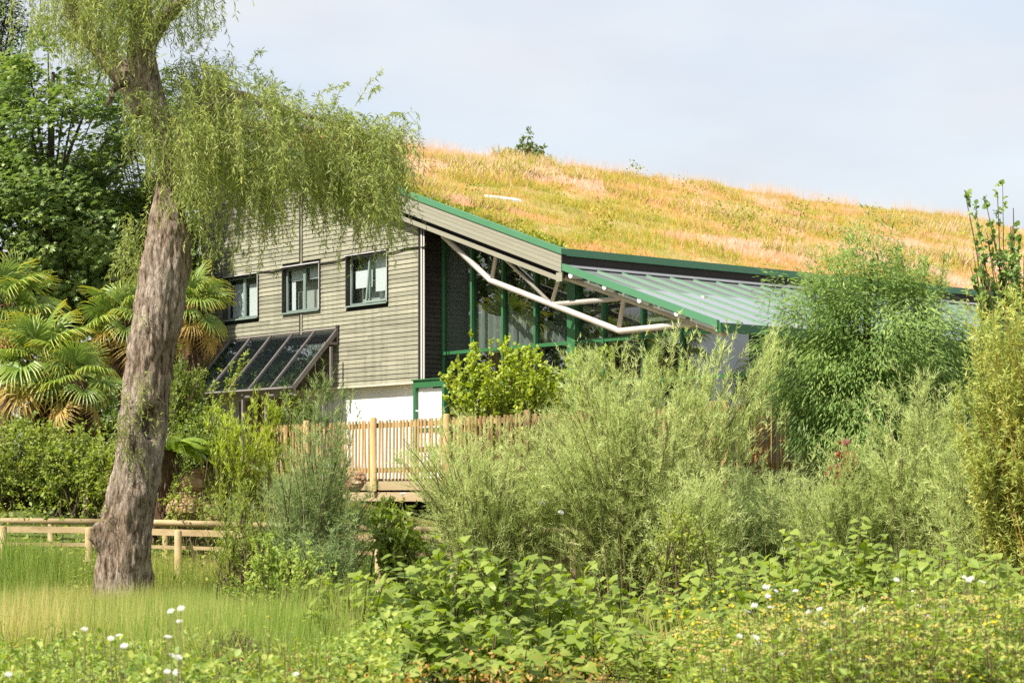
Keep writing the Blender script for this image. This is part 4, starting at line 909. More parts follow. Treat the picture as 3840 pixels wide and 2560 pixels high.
mass('feathery_shrub', 'feathery shrub covering the corner of the deck', 2830, 1900, 31, .9, .6, 60, **{**FT2, 'mat': 'L_feather_d', 'tmin': .3})
mass('laurel_shrub', 'dark evergreen shrub filling the gap behind the low palm', 350, 1520, 50, 1.6, 1.3, 120, leaf='oval', mat='L_syc', n_side=8, side_len=.5, n_leaf=9, lsize=.13, spread=.5, t0=.35, angle=.9)
mass('laurel_shrub', 'dark evergreen shrub between the trunk and the building corner', 705, 1100, 56, .55, 3.3, 230, leaf='oval', mat='L_syc', n_side=8, side_len=.5, n_leaf=9, lsize=.13, spread=.5, t0=.35, angle=.9)
mass('rock_plant', 'straggling plant over the red stones beside the handrail', 700, 1860, 37.9, .55, .45, 34, leaf='oval', mat='L_hedge', n_side=6, side_len=.3, n_leaf=6, lsize=.06, spread=.5, t0=.3, angle=.9, tmin=.3)
mass('feathery_shrub', 'pale feathery shrub below the big round bush', 3180, 1860, 29.5, 1.05, .75, 95, **{**FT2, 'tmax': .8})
mass('feathery_shrub', 'tall feathery shrub at the foot of the yellow stemmed willow', 3480, 1720, 29, .95, 1.15, 120, **FT2)
mass('feathery_shrub', 'feathery shrub low at the right edge behind the knotweed', 3720, 1850, 28, .9, .8, 110, **FT2)
mass('golden_shrub', 'golden green leafy bush in front of the green framed glazing', 1900, 1425, 40.8, 1.2, .9, 210, leaf='round', mat='L_golden', n_side=10, side_len=.32, n_leaf=10, lsize=.075, spread=.5, t0=.3, angle=.85, up=.4, bow=.1)
mass('golden_shrub', 'smaller golden bush by the wide green post', 2215, 1420, 39.5, .45, .75, 46, leaf='round', mat='L_golden', n_side=10, side_len=.3, n_leaf=10, lsize=.065, spread=.5, t0=.3, angle=.85, up=.4, bow=.1, tmax=.7)
clump_tree('round_willow_bush', 'big rounded willow bush right of the glass canopy', gb(3270, 33), [(P(3270, 1340, 33), (1.72, 1.6, 1.72), .85), (P(3180, 1580, 32.6), (1.1, 1.0, .9), .15)], 1150, 70, 'narrow', 'L_round', .11, .3, .16, 'shrub', 1.0, 'twig', None, .45, 1.25)
shrub('round_willow_bush', 'loose upright shoots on top of the rounded bush', 'shrub', gb(3290, 33.2), P(R.uniform(3000, 3560, 16), R.uniform(930, 1040, 16), 33.2 + R.uniform(-1, 1, 16)), 'narrow', 'L_round', 9, .26, 12, .10, 1.0, .35, .05, 'twig', .016, .82, .6, angle=.6, tmin=.35)
shrub('yellow_stemmed_willow', 'willow with orange yellow stems leaning in at the right edge', 'shrub', gb(3900, 27.5), np.concatenate([P(R.uniform(3610, 4000, 130), R.uniform(1120, 1800, 130), 27.5 + R.uniform(-.7, .7, 130)), P(R.uniform(3560, 3700, 16), R.uniform(1450, 1750, 16), 27.3)]), 'narrow', 'L_ywillow', 18, .45, 17, .095, 1.1, .45, .1, 'twig_orange', .014, .2, .4, angle=.7)
mass('red_leaved_maple', 'small red leaved maple in the gap below the round bush', 3165, 1730, 29.6, .26, .22, 11, leaf='maple', mat='L_red', n_side=4, side_len=.2, n_leaf=4, lsize=.10, spread=.6, t0=.82, angle=.8, up=0)
mass('orange_leaved_shrub', 'rust orange leaved shrub seen between the bushes', 2865, 1470, 35.5, .2, .6, 9, leaf='round', mat='L_red', n_side=4, side_len=.2, n_leaf=5, lsize=.09, spread=.5, t0=.5, angle=.8, up=0, tmin=.4)
mass('yellow_leaved_weed', 'yellowing weed standing in the gap right of the central shrub', 2540, 2010, 27.5, .5, .5, 40, leaf='oval', mat='L_hedge', n_side=8, side_len=.3, n_leaf=9, lsize=.06, spread=.45, t0=.15, angle=.75, up=.4, tmin=.3)
mass('feathery_shrub', 'low thin feathery sprays before the deck post', 2600, 1930, 29.4, .7, .55, 48, **FT2)
mass('broad_leaved_plant', 'low bright green plant beside the orange plank', 1480, 1960, 33.5, .55, .35, 40, leaf='oval', mat='L_knot', n_side=5, side_len=.3, n_leaf=6, lsize=.14, spread=.6, t0=.3, angle=.8, up=.2)
mass('bushy_weed', 'loose yellow green weeds hiding the end of the low plank fence', 905, 2010, 30, .5, .75, 60, leaf='narrow', mat='L_hedge', n_side=12, side_len=.35, n_leaf=12, lsize=.075, spread=.35, t0=.12, angle=.6, up=.5, tmin=.25)
mass('bushy_weed', 'dense mid green weed mass left of the knotweed', 1060, 2230, 24, .62, .75, 100, leaf='oval', mat='L_weed', n_side=10, side_len=.35, n_leaf=10, lsize=.06, spread=.4, t0=.15, angle=.7, up=.4)
mass('bushy_weed', 'dark twiggy weed mass under the feathery shrub', 1190, 2160, 26, .6, .8, 80, leaf='narrow', mat='L_feather_d', n_side=12, side_len=.4, n_leaf=14, lsize=.08, spread=.4, t0=.1, angle=.7, up=.4, twig='twig', tmax=.6)
_b = 12.0
for bb in np.linspace(2, 30, 281):
    aa = fa(1970, bb)
    if abs(fz(608, aa, bb) - float(zt(aa))) < .06 and aa < AE: _b = bb
rp_ = BW(fa(1970, _b), _b, float(zt(fa(1970, _b))) - .03); rD = rp_[1]
shrub('roof_shrub', 'small bush growing on the grass roof near the ridge', 'shrub', tuple(rp_), np.concatenate([P([1985, 1995, 1965, 1990, 1945, 1925, 2005, 2025, 1915, 1960, 2040], [505, 520, 530, 540, 545, 560, 555, 570, 575, 570, 560], rD), P(R.uniform(1890, 2070, 20), R.uniform(570, 605, 20), rD + R.uniform(-.6, .6, 20))]), 'oval', 'L_olive', 6, .35, 7, .15, 1, .5, .1, 'twig', .02, .4, .4, angle=.85, tmin=.2)
SVB = gb(1137, 27); SV = empty('silver_mullein', SVB, 0, label='single silvery leaved stalk before the dark feathery shrub', cat='plant')
h_ = P(1137, 1850, 27)[2] - SVB[2]
tube_obj('stem', [(0, 0, 0), (.02, 0, h_ * .5), (0, .01, h_)], [[.012, .009, .004]], M['twig_green'], SV, 6)
t = np.repeat(np.linspace(.25, 1, 9), 4); a = np.arange(36) * 1.57 + np.repeat(np.arange(9) * .8, 4)
leaf_obj('leaves', 'narrow', np.stack([0 * t, 0 * t, t * h_], 1), np.stack([np.cos(a), np.sin(a), -.1 + .6 * (t - .5)], 1), np.tile([0, 0, 1.], (36, 1)), .26 * (1.25 - t), R.random(36), M['L_silver'], SV, 1.6)

# ------------------------------------------------------------------ roof grass (in the building's frame, lifted to world)
def roof_place(n, a0=AR, a1=AE - .12, b0=BV + .15, b1=BEND - 2):
    a = R.uniform(a0, a1, n); b = b0 + (b1 - b0) * R.random(n) ** 1.25
    return a, b
def to_world(a, b, z): return np.stack([O[0] + U[0] * a + Vd[0] * b, O[1] + U[1] * a + Vd[1] * b, z], -1)
def roof_z(a, b): return zt(a) + .03 + roof_bump(a, b) * sstep(0, 1, np.minimum(AE - a, b - BV)) - .03
n = 290000
a, b = roof_place(n); keep = R.random(n) < .35 + .65 * sstep(.3, .5, fbm(np.stack([a * .9, b * .9, 0 * a], -1), 61)); a, b = a[keep], b[keep]; n = len(a)
p = to_world(a, b, roof_z(a, b))
patch = fbm(np.stack([a * .35, b * .22, 0 * a], -1), 71, 3); fine = fbm(np.stack([a * 1.6, b * 1.6, 0 * a], -1), 73, 2)
tint = np.clip(.58 + (patch - .5) * 2.4 + (fine - .5) * 1.0 + R.normal(0, .16, n), .02, 1)
yel = fbm(np.stack([a * .5 + 9, b * .5, 0 * a], -1), 77, 2) > .55; yel = yel | (fbm(np.stack([a * .8, b * .8, 0 * a], -1), 79, 2) + .35 * sstep(2.2, 0, b - BV) > .68); tint = np.where(yel & (R.random(n) < .65), R.uniform(.0, .3, n), tint)
lean = unit(np.stack([R.normal(.1, .45, n), R.normal(0, .45, n), np.ones(n)], -1)); nr = unit(np.array([-.6, -.6, .35]) + rdir(n) * .45)
hh = (.07 + .18 * R.random(n)) * (.3 + 1.4 * patch) * (.6 + .8 * fine) * np.where(yel, 1.5, 1)
tag(leaf_obj('roof_grass', 'blade', p, lean, nr, hh, tint, M['L_dry'], None, R.uniform(.07, .13, n)), 'dry golden grass covering the sloping roof', 'grass', kind='stuff')
# wispy seed heads, taller, along the ridge and scattered
n = 14000; a = np.where(R.random(n) < .5, R.uniform(AR - .3, AR + .8, n), R.uniform(AR, AE - .2, n)); b = BV + .2 + (BEND - 3) * R.random(n)
keep = R.random(n) < sstep(.35, .6, fbm(np.stack([a * .7, b * .7, 0 * a], -1), 81)) + .1; a, b = a[keep], b[keep]; n = len(a)
tag(leaf_obj('seed_heads', 'blade', to_world(a, b, roof_z(a, b)), unit(np.stack([R.normal(.1, .2, n), R.normal(0, .2, n), np.ones(n)], -1)), unit(np.array([-.6, -.6, .3]) + rdir(n) * .5), R.uniform(.25, .62, n), np.clip(R.normal(.7, .25, n), 0, 1), M['L_dry'], None, R.uniform(.012, .024, n)), 'tall wispy seed heads standing up from the roof grass', 'grass', kind='stuff')
# yellow green sedum band along the verge
n = 7000; a = R.uniform(-2.5, AE - .2, n); a = a[vnoise(np.stack([a * 2.1, 0 * a, 0 * a], -1), 95) > R.random(n) * .75]; n = len(a); wob = .15 + 1.1 * vnoise(np.stack([a * .8, 0 * a, 0 * a], -1), 91) * sstep(AE, AE - 2.5, a)
b = BV + .1 + wob * R.random(n) ** 1.2
tag(leaf_obj('roof_sedum', 'oval', to_world(a, b, roof_z(a, b) + R.random(n) * .14), unit(rdir(n) + np.array([0, 0, .8])), rdir(n), R.uniform(.06, .12, n), R.random(n), M['L_sedum'], None), 'yellow green sedum growing along the roof verge', 'sedum', kind='stuff')
# yellow flowering tufts on the roof
n = 46; ta = R.uniform(AR + .5, AE - 1, n); tb = R.uniform(2, 28, n); m_ = 60
a = np.repeat(ta, m_) + R.normal(0, .16, n * m_); b = np.repeat(tb, m_) + R.normal(0, .16, n * m_); k = n * m_
tag(leaf_obj('roof_ragwort', 'oval', to_world(a, b, roof_z(a, b) + R.random(k) * np.repeat(R.uniform(.3, .75, n), m_)), unit(rdir(k) + np.array([0, 0, .6])), rdir(k), R.uniform(.06, .11, k), np.clip(np.repeat(R.random(n), m_) * .8 + R.random(k) * .2, 0, 1), M['L_sedum'], None), 'scattered tufts of yellow flowering plants on the grass roof', 'flowers', kind='stuff')

# ------------------------------------------------------------------ meadow grass
def wedge(n, d0, d1, px0, px1, pw=1.0):
    D = np.sqrt(R.uniform(d0 ** 2, d1 ** 2, n)); px = R.uniform(px0, px1, n)
    return (px - HX) / FPX * D, D
n = 150000
x, y = wedge(n, 15.5, 36.2, -150, 4000)
left = (x / y * FPX + HX) < 1300; keep = left | ((R.random(n) < .34) & (y > 19.5)); x, y = x[keep], y[keep]; n = len(x)
pn = fbm(np.stack([x * .8, y * .5, 0 * x], -1), 101, 3); pn2 = fbm(np.stack([x * .35, y * .3, 0 * x], -1), 103, 2)
z = ground_z(x, y) - .02
h = (.28 + .36 * R.random(n)) * (.5 + 1.0 * pn) * (1 + .25 * (y > 30))
tint = np.clip(.40 + (pn2 - .5) * 1.3 + R.normal(0, .17, n), 0, 1)
tag(leaf_obj('meadow_grass', 'bent', np.stack([x, y, z], -1), unit(np.stack([R.normal(.05, .22, n), R.normal(0, .22, n), np.ones(n)], -1)), unit(np.array([-.6, -.6, .3]) + rdir(n) * .6), h, tint, M['L_grass'], None, R.uniform(.014, .028, n)), 'long green meadow grass around the willow', 'grass', kind='stuff')
n = 1500; a = R.uniform(0, 6.28, n); rr = .42 + R.random(n) ** 2 * .35
x = WO[0] + .02 + np.cos(a) * rr; y = WO[1] + np.sin(a) * rr
tag(leaf_obj('grass_tufts', 'blade', np.stack([x, y, ground_z(x, y) - .02], -1), unit(np.stack([R.normal(0, .3, n), R.normal(0, .3, n), np.ones(n)], -1)), unit(np.array([-.6, -.6, .3]) + rdir(n) * .6), R.uniform(.2, .6, n), np.clip(R.normal(.55, .25, n), 0, 1), M['L_grass'], None, R.uniform(.02, .04, n)), 'long tufts of grass at the foot of the willow trunk', 'grass', kind='stuff')
n = 42000; x, y = wedge(n, 16.5, 35.5, -120, 1320); zz_ = R.random(n) ** .7 * .42 * (.5 + fbm(np.stack([x * .8, y * .6, 0 * x], -1), 107, 2))
tag(leaf_obj('meadow_herbs', 'oval', np.stack([x, y, ground_z(x, y) + zz_], -1), unit(rdir(n) + np.array([0, 0, .5])), unit(np.array([-.5, -.5, .6]) + rdir(n) * .6), R.uniform(.02, .055, n), np.clip(.45 + (fbm(np.stack([x * .5, y * .4, 0 * x], -1), 109, 2) - .5) * 1.4 + R.normal(0, .2, n), 0, 1), M['L_grass'], None), 'fine leafy herbs mixed into the meadow on the left', 'ground cover', kind='stuff')
# grass heads, fine and pale
n = 90000; x, y = wedge(n, 17, 36, -100, 1350); z = ground_z(x, y)
tag(leaf_obj('grass_heads', 'blade', np.stack([x, y, z], -1), unit(np.stack([R.normal(.05, .12, n), R.normal(0, .12, n), np.ones(n)], -1)), rdir(n), R.uniform(.42, .88, n) * (.5 + .95 * fbm(np.stack([x * .7, y * .5, 0 * x], -1), 105, 2)), np.clip(.2 + .85 * fbm(np.stack([x * .45, y * .3, 0 * x], -1), 106, 2) + R.normal(0, .2, n), 0, 1), M['L_grass'], None, R.uniform(.008, .018, n)), 'pale flowering grass stalks in the meadow on the left', 'grass', kind='stuff')
# bank cover under the shrubs
n = 42000; x, y = wedge(n, 34, 50, -200, 4000); b_ = (x - O[0]) * Vd[0] + (y - O[1]) * Vd[1]; k_ = b_ < -5.8; x, y = x[k_], y[k_]; n = len(x)
tag(leaf_obj('bank_plants', 'oval', np.stack([x, y, ground_z(x, y) + R.random(n) ** 2 * .55], -1), unit(rdir(n) + np.array([0, 0, .5])), unit(rdir(n) + np.array([0, -.3, 1.])), R.uniform(.05, .13, n), R.random(n), M['L_hedge'], None), 'mixed low ground cover on the bank below the building', 'ground cover', kind='stuff')
# small yellow and white flower dots in the left meadow
n = 620; x, y = wedge(n, 19, 34, -50, 1150); kk = fbm(np.stack([x * .7, y * .5, 0 * x], -1), 111) > .5; x, y = x[kk], y[kk]; n = len(x)
tag(leaf_obj('buttercups', 'puff', np.stack([x, y, ground_z(x, y) + R.uniform(.3, .66, n)], -1), rdir(n) * np.array([1, 1, .2]), unit(rdir(n) * .7 + np.array([0, -.5, 1.])), R.uniform(.02, .045, n), R.random(n), M['L_yellow'], None), 'tiny yellow flowers dotted through the left meadow', 'flowers', kind='stuff')
n = 420; x, y = wedge(n, 19, 35, -50, 1200)
tag(leaf_obj('daisies', 'puff', np.stack([x, y, ground_z(x, y) + R.uniform(.2, .45, n)], -1), rdir(n) * np.array([1, 1, .2]), unit(rdir(n) * .4 + np.array([0, 0, 1.])), R.uniform(.018, .035, n), R.random(n), M['L_white'], None), 'tiny white daisies dotted through the left meadow', 'flowers', kind='stuff')
# clover like low leaves in the near left corner
n = 22000; x, y = wedge(n, 12.5, 18, -150, 1500); kk = R.random(n) < sstep(.38, .58, fbm(np.stack([x * 1.6, y * 1.2, 0 * x], -1), 113, 3)); x, y = x[kk], y[kk]; n = len(x)
tag(leaf_obj('clover', 'round', np.stack([x, y, ground_z(x, y) + .05 + R.random(n) ** .8 * .62 * (.3 + fbm(np.stack([x * 1.1, y * 1.1, 0 * x], -1), 117, 2))], -1), unit(rdir(n) + np.array([0, 0, .3])), unit(rdir(n) * .6 + np.array([0, -.2, 1.])), R.uniform(.025, .06, n), R.random(n), M['L_weed'], None), 'clover and low weeds in the near left corner', 'ground cover', kind='stuff')

n = 5200; x, y = wedge(n, 13.5, 17.5, -150, 2300); kk = fbm(np.stack([x * 1.3, y * 1.0, 0 * x], -1), 119, 2) > .54; x, y = x[kk], y[kk]; n = len(x)
tag(leaf_obj('rusty_sorrel', 'oval', np.stack([x, y, ground_z(x, y) + .08 + R.random(n) * .36], -1), unit(rdir(n) + np.array([0, 0, .6])), rdir(n), R.uniform(.02, .05, n), np.clip(R.normal(.6, .25, n), 0, 1), M['L_rust'], None), 'rust and ochre sorrel along the bottom edge', 'weeds', kind='stuff')
# ------------------------------------------------------------------ flowering weeds on the right foreground
def weeds(label, n, d0, d1, px0, px1, h0, h1, per=16, heads=True, lsz=(.035, .075)):
    x, y = wedge(n, d0, d1, px0, px1); z = ground_z(x, y); h = R.uniform(h0, h1, n) * (.8 + .4 * fbm(np.stack([x * .9, y * .9, 0 * x], -1), 121)) * np.interp(x / y * FPX + HX, [2400, 2650, 3050, 3300, 3900], [.55, .62, .95, 1, .92]) ** (1 if px0 > 1500 else 0)
    base = np.stack([x, y, z], -1); lean = R.normal(0, .10, (n, 2)); tip = base + np.concatenate([lean * h[:, None], h[:, None]], 1)
    S = bez(base, (base + tip) / 2 + R.normal(0, .03, (n, 3)), tip, 4)
    Vs, Fs = tubes(S, np.linspace(.005, .0025, 4)[None], 3)
    o = link('weed_stems', mesh_np('weed_stems', Vs, Fs), None, M['twig_green']); tag(o, label + ', stalks', 'weeds', kind='stuff')
    t = R.random((n, per)) ** .8 * .95; q, tg = at_t(S, np.minimum(t, .999)); q = q.reshape(-1, 3); k = len(q)
    ax = unit(rdir(k) * np.array([1, 1, .4]) + np.array([0, 0, .35]))
    tag(leaf_obj('weed_leaves', 'oval', q + ax * R.uniform(0, .08, k)[:, None], ax, unit(rdir(k) * .6 + np.array([0, 0, 1.])), R.uniform(*lsz, k), np.clip(np.repeat(R.random(n) * .6, per) + R.random(k) * .4, 0, 1), M['L_weed'], None, .8), label + ', leaves', 'weeds', kind='stuff')
    if heads:
        m_ = 10; sel = R.random(n) < .6 * sstep(.46, .62, fbm(np.stack([x * 1.4, y * 1.4, 0 * x], -1), 125, 2)); tp = np.repeat(tip[sel], m_, 0); k = len(tp); off = rdir(k) * R.random((k, 1)) ** .5 * .055; off[:, 2] = np.abs(off[:, 2]) * .35 - (off[:, 0] ** 2 + off[:, 1] ** 2) * 5
        tag(leaf_obj('umbel_heads', 'puff', tp + off, rdir(k) * np.array([1, 1, .1]), unit(rdir(k) * .4 + np.array([0, 0, 1.])), R.uniform(.014, .028, k), np.clip(np.repeat(R.random(sel.sum()), m_) * .8 + R.random(k) * .2, 0, 1), M['L_umbel'], None), label + ', seed heads', 'weeds', kind='stuff')
weeds('tall yellow green flowering weeds at the lower right', 2300, 12.5, 17.5, 2560, 4000, .45, .98, 17, True, (.04, .09))
weeds('flowering weeds between the knotweed clumps', 700, 17, 22, 2250, 3300, .4, .75)
weeds('wild meadow herbs round the willow', 1500, 18, 33.5, -100, 1250, .25, .5, 14, False, (.03, .08))
weeds('coarse weeds at the bottom left', 520, 12, 17, -150, 1250, .3, .62, heads=False)
weeds('rank weeds at the right edge', 600, 13, 19, 3350, 4000, .6, 1.08, 18, False, (.05, .11))
n = 520; x, y = wedge(n, 12, 17, 2500, 3950); kk = fbm(np.stack([x * 1.2, y * 1.2, 0 * x], -1), 127, 2) > .5; x, y = x[kk], y[kk]; n = len(x)
tag(leaf_obj('ragwort_flowers', 'puff', np.stack([x, y, ground_z(x, y) + R.uniform(.5, .98, n)], -1), rdir(n) * np.array([1, 1, .2]), unit(rdir(n) * .5 + np.array([0, 0, 1.])), R.uniform(.018, .036, n), R.random(n), M['L_yellow'], None), 'small yellow flowers among the weeds at the lower right', 'flowers', kind='stuff')
# white umbels, each its own plant
um = None
def umbel(px, py, D, r, label, group):
    global um
    if um is None:
        m_ = 60; a = R.uniform(0, 6.28, m_); rr = R.random(m_) ** .5
        p = np.stack([np.cos(a) * rr, np.sin(a) * rr, .18 * (1 - rr ** 2)], 1); V, F, k = leaves('puff', p, unit(rdir(m_) * np.array([1, 1, .1])), unit(rdir(m_) * .3 + np.array([0, 0, 1.])), R.uniform(.22, .36, m_))
        th = np.arange(14) * .449; c0 = np.zeros((14, 3)); c0[:, 2] = -.55; e0 = np.stack([np.cos(th) * .8, np.sin(th) * .8, .0 * th], 1)
        V2, F2 = tubes(np.stack([c0, e0], 1), .02, 3); F2 = np.concatenate([F2[:, [0, 1, 2]], F2[:, [0, 2, 3]]])
        um = mesh_np('flower_head', np.concatenate([V, V2]), np.concatenate([F, F2 + len(V)]), np.concatenate([np.repeat(R.random(m_), k), np.zeros(len(V2))])); um.materials.append(M['L_white'])
    q = P(px, py, D); zg = float(ground_z(q[0], q[1])); e = empty('white_umbel', (q[0], q[1], zg), 0, label=label, cat='flower', group=group); h = q[2] - zg
    o = link('flower_head', um, e); o.location = (0, 0, h); o.scale = (r, r, r); o.rotation_euler = (R.normal(.5, .25), R.normal(0, .25), 0)
    dx, dy = R.normal(0, .05, 2)
    tube_obj('stalk', [(dx, dy, -.03), (dx * .4, dy * .4, h * .5), (0, 0, h - r * .5)], [[.005, .004, .003]], M['twig_green'], e, 5)
for (x, y) in ((640, 2290), (678, 2280), (672, 2328), (312, 2357), (412, 2392), (442, 2380), (467, 2420), (627, 2386), (645, 2455), (624, 2516), (662, 2520), (34, 2527), (1108, 2525), (672, 2462)):
    umbel(x + R.normal(0, 3), y, R.uniform(10.5, 12.5), R.uniform(.018, .024), 'blurred white flower head on a thin stalk at the lower left', 'white flowers at the lower left')
for k in range(64):
    y = R.uniform(2160, 2550); x = R.uniform(2650 + (2550 - y) * .5, 3700); umbel(x, y, 13.2 + (2550 - y) / 400 * 3.2 + R.normal(0, .3), R.uniform(.018, .032), 'white umbel flower among the yellow green weeds at the lower right', 'white flowers at the lower right')
for (x, y, D, lab) in ((1510, 1850, 33.2, 'white flower head beside the deck fence bottom'), (2036, 1885, 31.2, 'white flower head low in the central feathery shrub'), (2104, 1920, 31.0, 'white flower head lowest in the central feathery shrub'), (2552, 1930, 30.4, 'white flower head right of the central shrub stems')):
    umbel(x, y, D, .055, lab, None)

# ------------------------------------------------------------------ Japanese style knotweed: big heart leaves, each a part
hx = [(0, 0), (.30, -.10), (.48, .10), (.46, .36), (.30, .66), (.10, .90), (0, 1.04)]
KM = []
for v in range(3):
    V = []; F = []
    fold, curl = (.16, .24, .10)[v], (.25, .12, .38)[v]
    mid = [(0, y, -curl * y * y) for y in (0, .12, .36, .66, .90, 1.04)]
    for sgn in (1, -1):
        n0 = len(V); V += mid
        V += [(sgn * x, y, fold * x - curl * max(y, 0) ** 2 - .25 * x * x) for x, y in hx[1:6]]
        f = [(0, 6, 7), (0, 7, 1), (1, 7, 8), (1, 8, 2), (2, 8, 9), (2, 9, 3), (3, 9, 10), (3, 10, 4), (4, 10, 5)]
        F += [tuple(n0 + i for i in (t if sgn > 0 else t[::-1])) for t in f]
    me = bpy.data.meshes.new('leaf'); me.from_pydata(V, [], F); me.update()
    a = me.attributes.new('tint', 'FLOAT', 'POINT'); a.data.foreach_set('value', np.full(len(V), (.25, .55, .85)[v], np.float32))
    me.polygons.foreach_set('use_smooth', np.ones(len(F), bool)); me.materials.append(M['L_knot']); KM.append(me)
def knotweed(px, D, top_py, label, n_stem=11, per=15, rx=.6, size=.128):
    n_stem += 2; per += 2
    q = P(px, HY, D); zg = float(ground_z(q[0], q[1])); H = P(px, top_py, D)[2] - zg
    e = empty('knotweed_plant', (q[0], q[1], zg), 0, label=label, cat='knotweed', group='knotweed plants in the foreground')
    S = []
    for s in range(n_stem):
        az = s * 2.4 + R.normal(0, .3); rr = rx * math.sqrt((s + .5) / n_stem) * R.uniform(.8, 1.2); hh = H * R.uniform(.72, 1.0) * (1 - .22 * (rr / rx) ** 2)
        b0 = np.array([math.cos(az) * rr * .3, math.sin(az) * rr * .3, -.03]); t_ = np.array([math.cos(az) * rr, math.sin(az) * rr, hh])
        c = b0 + (t_ - b0) * np.array([.25, .25, .75]); S.append(bez(b0[None], c[None], t_[None], 10)[0])
    S = np.array(S); Vs, Fs = tubes(S, np.linspace(.011, .003, 10)[None], 5)
    link('stems', mesh_np('stems', Vs, Fs, smooth=True), e, M['twig_green'])
    for s in range(n_stem):
        az0 = R.uniform(0, 6.28)
        for j in range(per):
            t = .14 + .86 * (j + R.random() * .6) / per; pp, tg = at_t(S[s][None], np.array([[min(t, .999)]])); pp = pp[0, 0]
            az = az0 + (j % 2) * math.pi + R.normal(0, .55); d = unit(np.array([math.cos(az), math.sin(az) - .12, -.22 + R.normal(0, .22)])); nr = unit(np.array([-.25, -.3, 1.0]) + d * .35 + R.normal(0, .22, 3))
            x = unit(np.cross(d, nr)); z = np.cross(x, d); sz = size * R.uniform(.62, 1.15) * (1 - .35 * max(t - .75, 0) * 2); pp = pp + d * .035
            link('leaf', KM[min(int(R.random() * 3), 2)], e, None, Matrix(((x[0] * sz, d[0] * sz, z[0] * sz, pp[0]), (x[1] * sz, d[1] * sz, z[1] * sz, pp[1]), (x[2] * sz, d[2] * sz, z[2] * sz, pp[2]), (0, 0, 0, 1))))
for (px, D, ty, lab, ns, per) in (
    (1345, 19.6, 2110, 'knotweed plant at the left end of the central clump', 12, 15), (1500, 20.6, 2040, 'knotweed plant second from the left in the central clump', 13, 16),
    (1690, 20.8, 1975, 'tallest knotweed plant of the central clump', 15, 18), (1880, 20.4, 2000, 'knotweed plant right of the tallest in the central clump', 13, 16),
    (2040, 20.8, 2085, 'knotweed plant at the right end of the central clump', 12, 14), (1560, 18.6, 2230, 'low knotweed plant in front of the central clump near the bottom', 13, 14),
    (1830, 18.4, 2280, 'low knotweed plant at the bottom right of the central clump', 12, 13), (1340, 17.8, 2400, 'low knotweed plant at the bottom left of the central clump', 10, 11),
    (2230, 19.2, 2270, 'low knotweed plant just right of the central clump', 11, 12), (2330, 22.2, 2085, 'knotweed plant alone in the gap with pale upper leaves', 9, 11),
    (2560, 21.0, 2140, 'knotweed plant in the middle of the right hand group', 12, 13), (2760, 23.0, 2030, 'knotweed plant left of the tall one in the right group', 12, 14),
    (2980, 23.6, 1950, 'knotweed plant beside the tallest on the right', 13, 15), (3190, 23.6, 1885, 'tallest knotweed plant of the right group', 14, 16),
    (3400, 23.0, 1960, 'knotweed plant right of the tallest in the right group', 13, 15), (3600, 22.6, 2010, 'knotweed plant near the right edge', 12, 14),
    (3800, 22.0, 2000, 'knotweed plant cut by the right edge', 12, 14), (1480, 17.0, 2370, 'low knotweed plant at the very bottom below the central clump', 9, 10), (1960, 17.2, 2400, 'low knotweed plant at the bottom edge right of centre clump', 9, 10), (2880, 22.2, 2010, 'knotweed plant between the tall right group and the meadow weeds', 12, 14), (3080, 24.6, 1905, 'knotweed plant just behind the tallest on the right', 12, 14), (3300, 24.4, 1915, 'knotweed plant behind and right of the tallest on the right', 12, 14), (3500, 24, 1960, 'knotweed plant below the yellow stemmed willow', 11, 13), (3700, 21, 2060, 'knotweed plant in front near the right edge', 11, 13), (2640, 22.4, 2080, 'knotweed plant at the left end of the right group', 11, 13), (2180, 22, 2060, 'knotweed plant between the two groups', 9, 11), (2480, 17.6, 2330, 'knotweed plant low in front at bottom centre', 10, 11), (2780, 18.6, 2240, 'knotweed plant half hidden by the flowering weeds', 10, 11)):
    knotweed(px, D, ty, lab, ns, per)
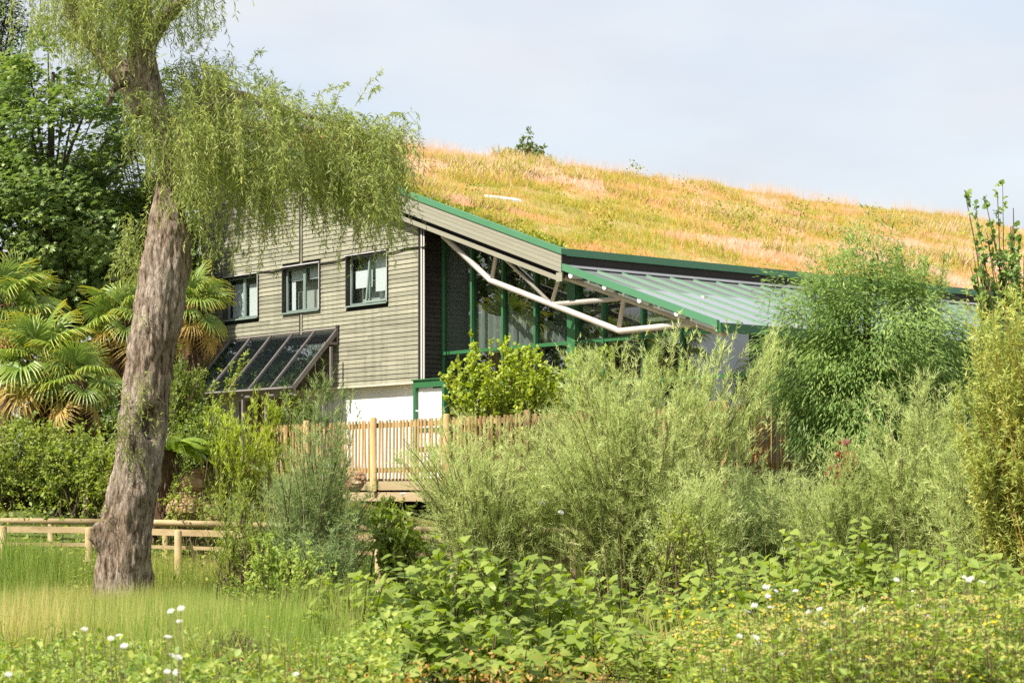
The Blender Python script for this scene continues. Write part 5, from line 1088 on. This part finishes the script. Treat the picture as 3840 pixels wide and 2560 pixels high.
# ------------------------------------------------------------------ small things near the camera and on the bank
def spikes(label, px, D, n, h, sp, mat, rust):
    q = gb(px, D); e = empty('dock_plant', q, 0, label=label, cat='plant', group='rusty dock spikes at the bottom edge')
    for s in range(n):
        b0 = np.array([R.normal(0, sp), R.normal(0, sp), 0]); tp = b0 + np.array([R.normal(0, .08), R.normal(0, .08), h * R.uniform(.75, 1.05)])
        tube_obj('stalk', [b0, (b0 + tp) / 2 + R.normal(0, .015, 3), tp], [[.006, .005, .003]], M['twig_orange'], e, 5)
        m_ = 90; t = .45 + .55 * R.random(m_); p = b0 + (tp - b0) * t[:, None]
        o = leaf_obj('seed_spike', 'puff', p + rdir(m_) * .012, rdir(m_), rdir(m_), R.uniform(.01, .02, m_), np.clip(R.normal(rust, .2, m_), 0, 1), M[mat], e)
spikes('rust orange dock spikes at the bottom centre', 1830, 13.5, 4, .50, .09, 'L_umbel', .9)
spikes('yellow orange dock spikes left of the bottom centre gap', 2130, 12.5, 6, .52, .14, 'L_umbel', .85)
spikes('thin dock spikes beside the low central knotweed', 1590, 13.0, 3, .50, .06, 'L_umbel', .5)
q = gb(860, 16.5); HB = empty('heather_clump', q, 0, label='brown twiggy heather clump at the bottom left', cat='shrub')
n = 2600; a = R.uniform(0, 6.28, n); rr = R.random(n) ** .5; p = np.stack([np.cos(a) * rr * .36, np.sin(a) * rr * .3, .1 + R.random(n) * .46 * (1 - .5 * rr)], 1)
leaf_obj('foliage', 'needle', p, unit(np.stack([.5 + R.normal(0, .3, n), R.normal(0, .3, n), np.ones(n)], 1)), rdir(n), R.uniform(.06, .16, n), R.random(n), M['L_heath'], HB)
# red stone and soil on the bank
import bmesh
def boulder(label, px, py, D, r, seed):
    c = P(px, py, D); bm = bmesh.new(); bmesh.ops.create_icosphere(bm, subdivisions=4, radius=1)
    co = np.array([v.co[:] for v in bm.verts]); n1 = fbm(co * 1.3 + seed, 7, 5); n2 = np.abs(fbm(co * 2.6 + seed, 17, 3) - .5)
    co = co * (.55 + .9 * n1 - .5 * n2)[:, None]; co = np.round(co * 3.2 + (fbm(co * 3 + seed, 27, 2)[:, None] - .5) * 1.2) / 3.2 * .35 + co * .65
    for v, q_ in zip(bm.verts, co * np.array(r)): v.co = q_
    me = bpy.data.meshes.new('boulder'); bm.to_mesh(me); bm.free()
    o = link('boulder', me, None, M['soil']); o.location = tuple(c); o.rotation_euler = (0, 0, seed); tag(o, label, 'rock', 'red stones on the bank')
boulder('reddish boulder on the bank right of the willow trunk', 715, 1815, 38.6, (.30, .25, .2), 3)
boulder('lower pale red boulder beside the log handrail', 690, 1905, 38.2, (.36, .25, .26), 9)
boulder('dark red stone on top of the bank near the tree fern', 735, 1775, 38.9, (.16, .14, .1), 15)
boulder('red stone at the foot of the picket fence', 1330, 1800, 37.5, (.3, .2, .2), 21)
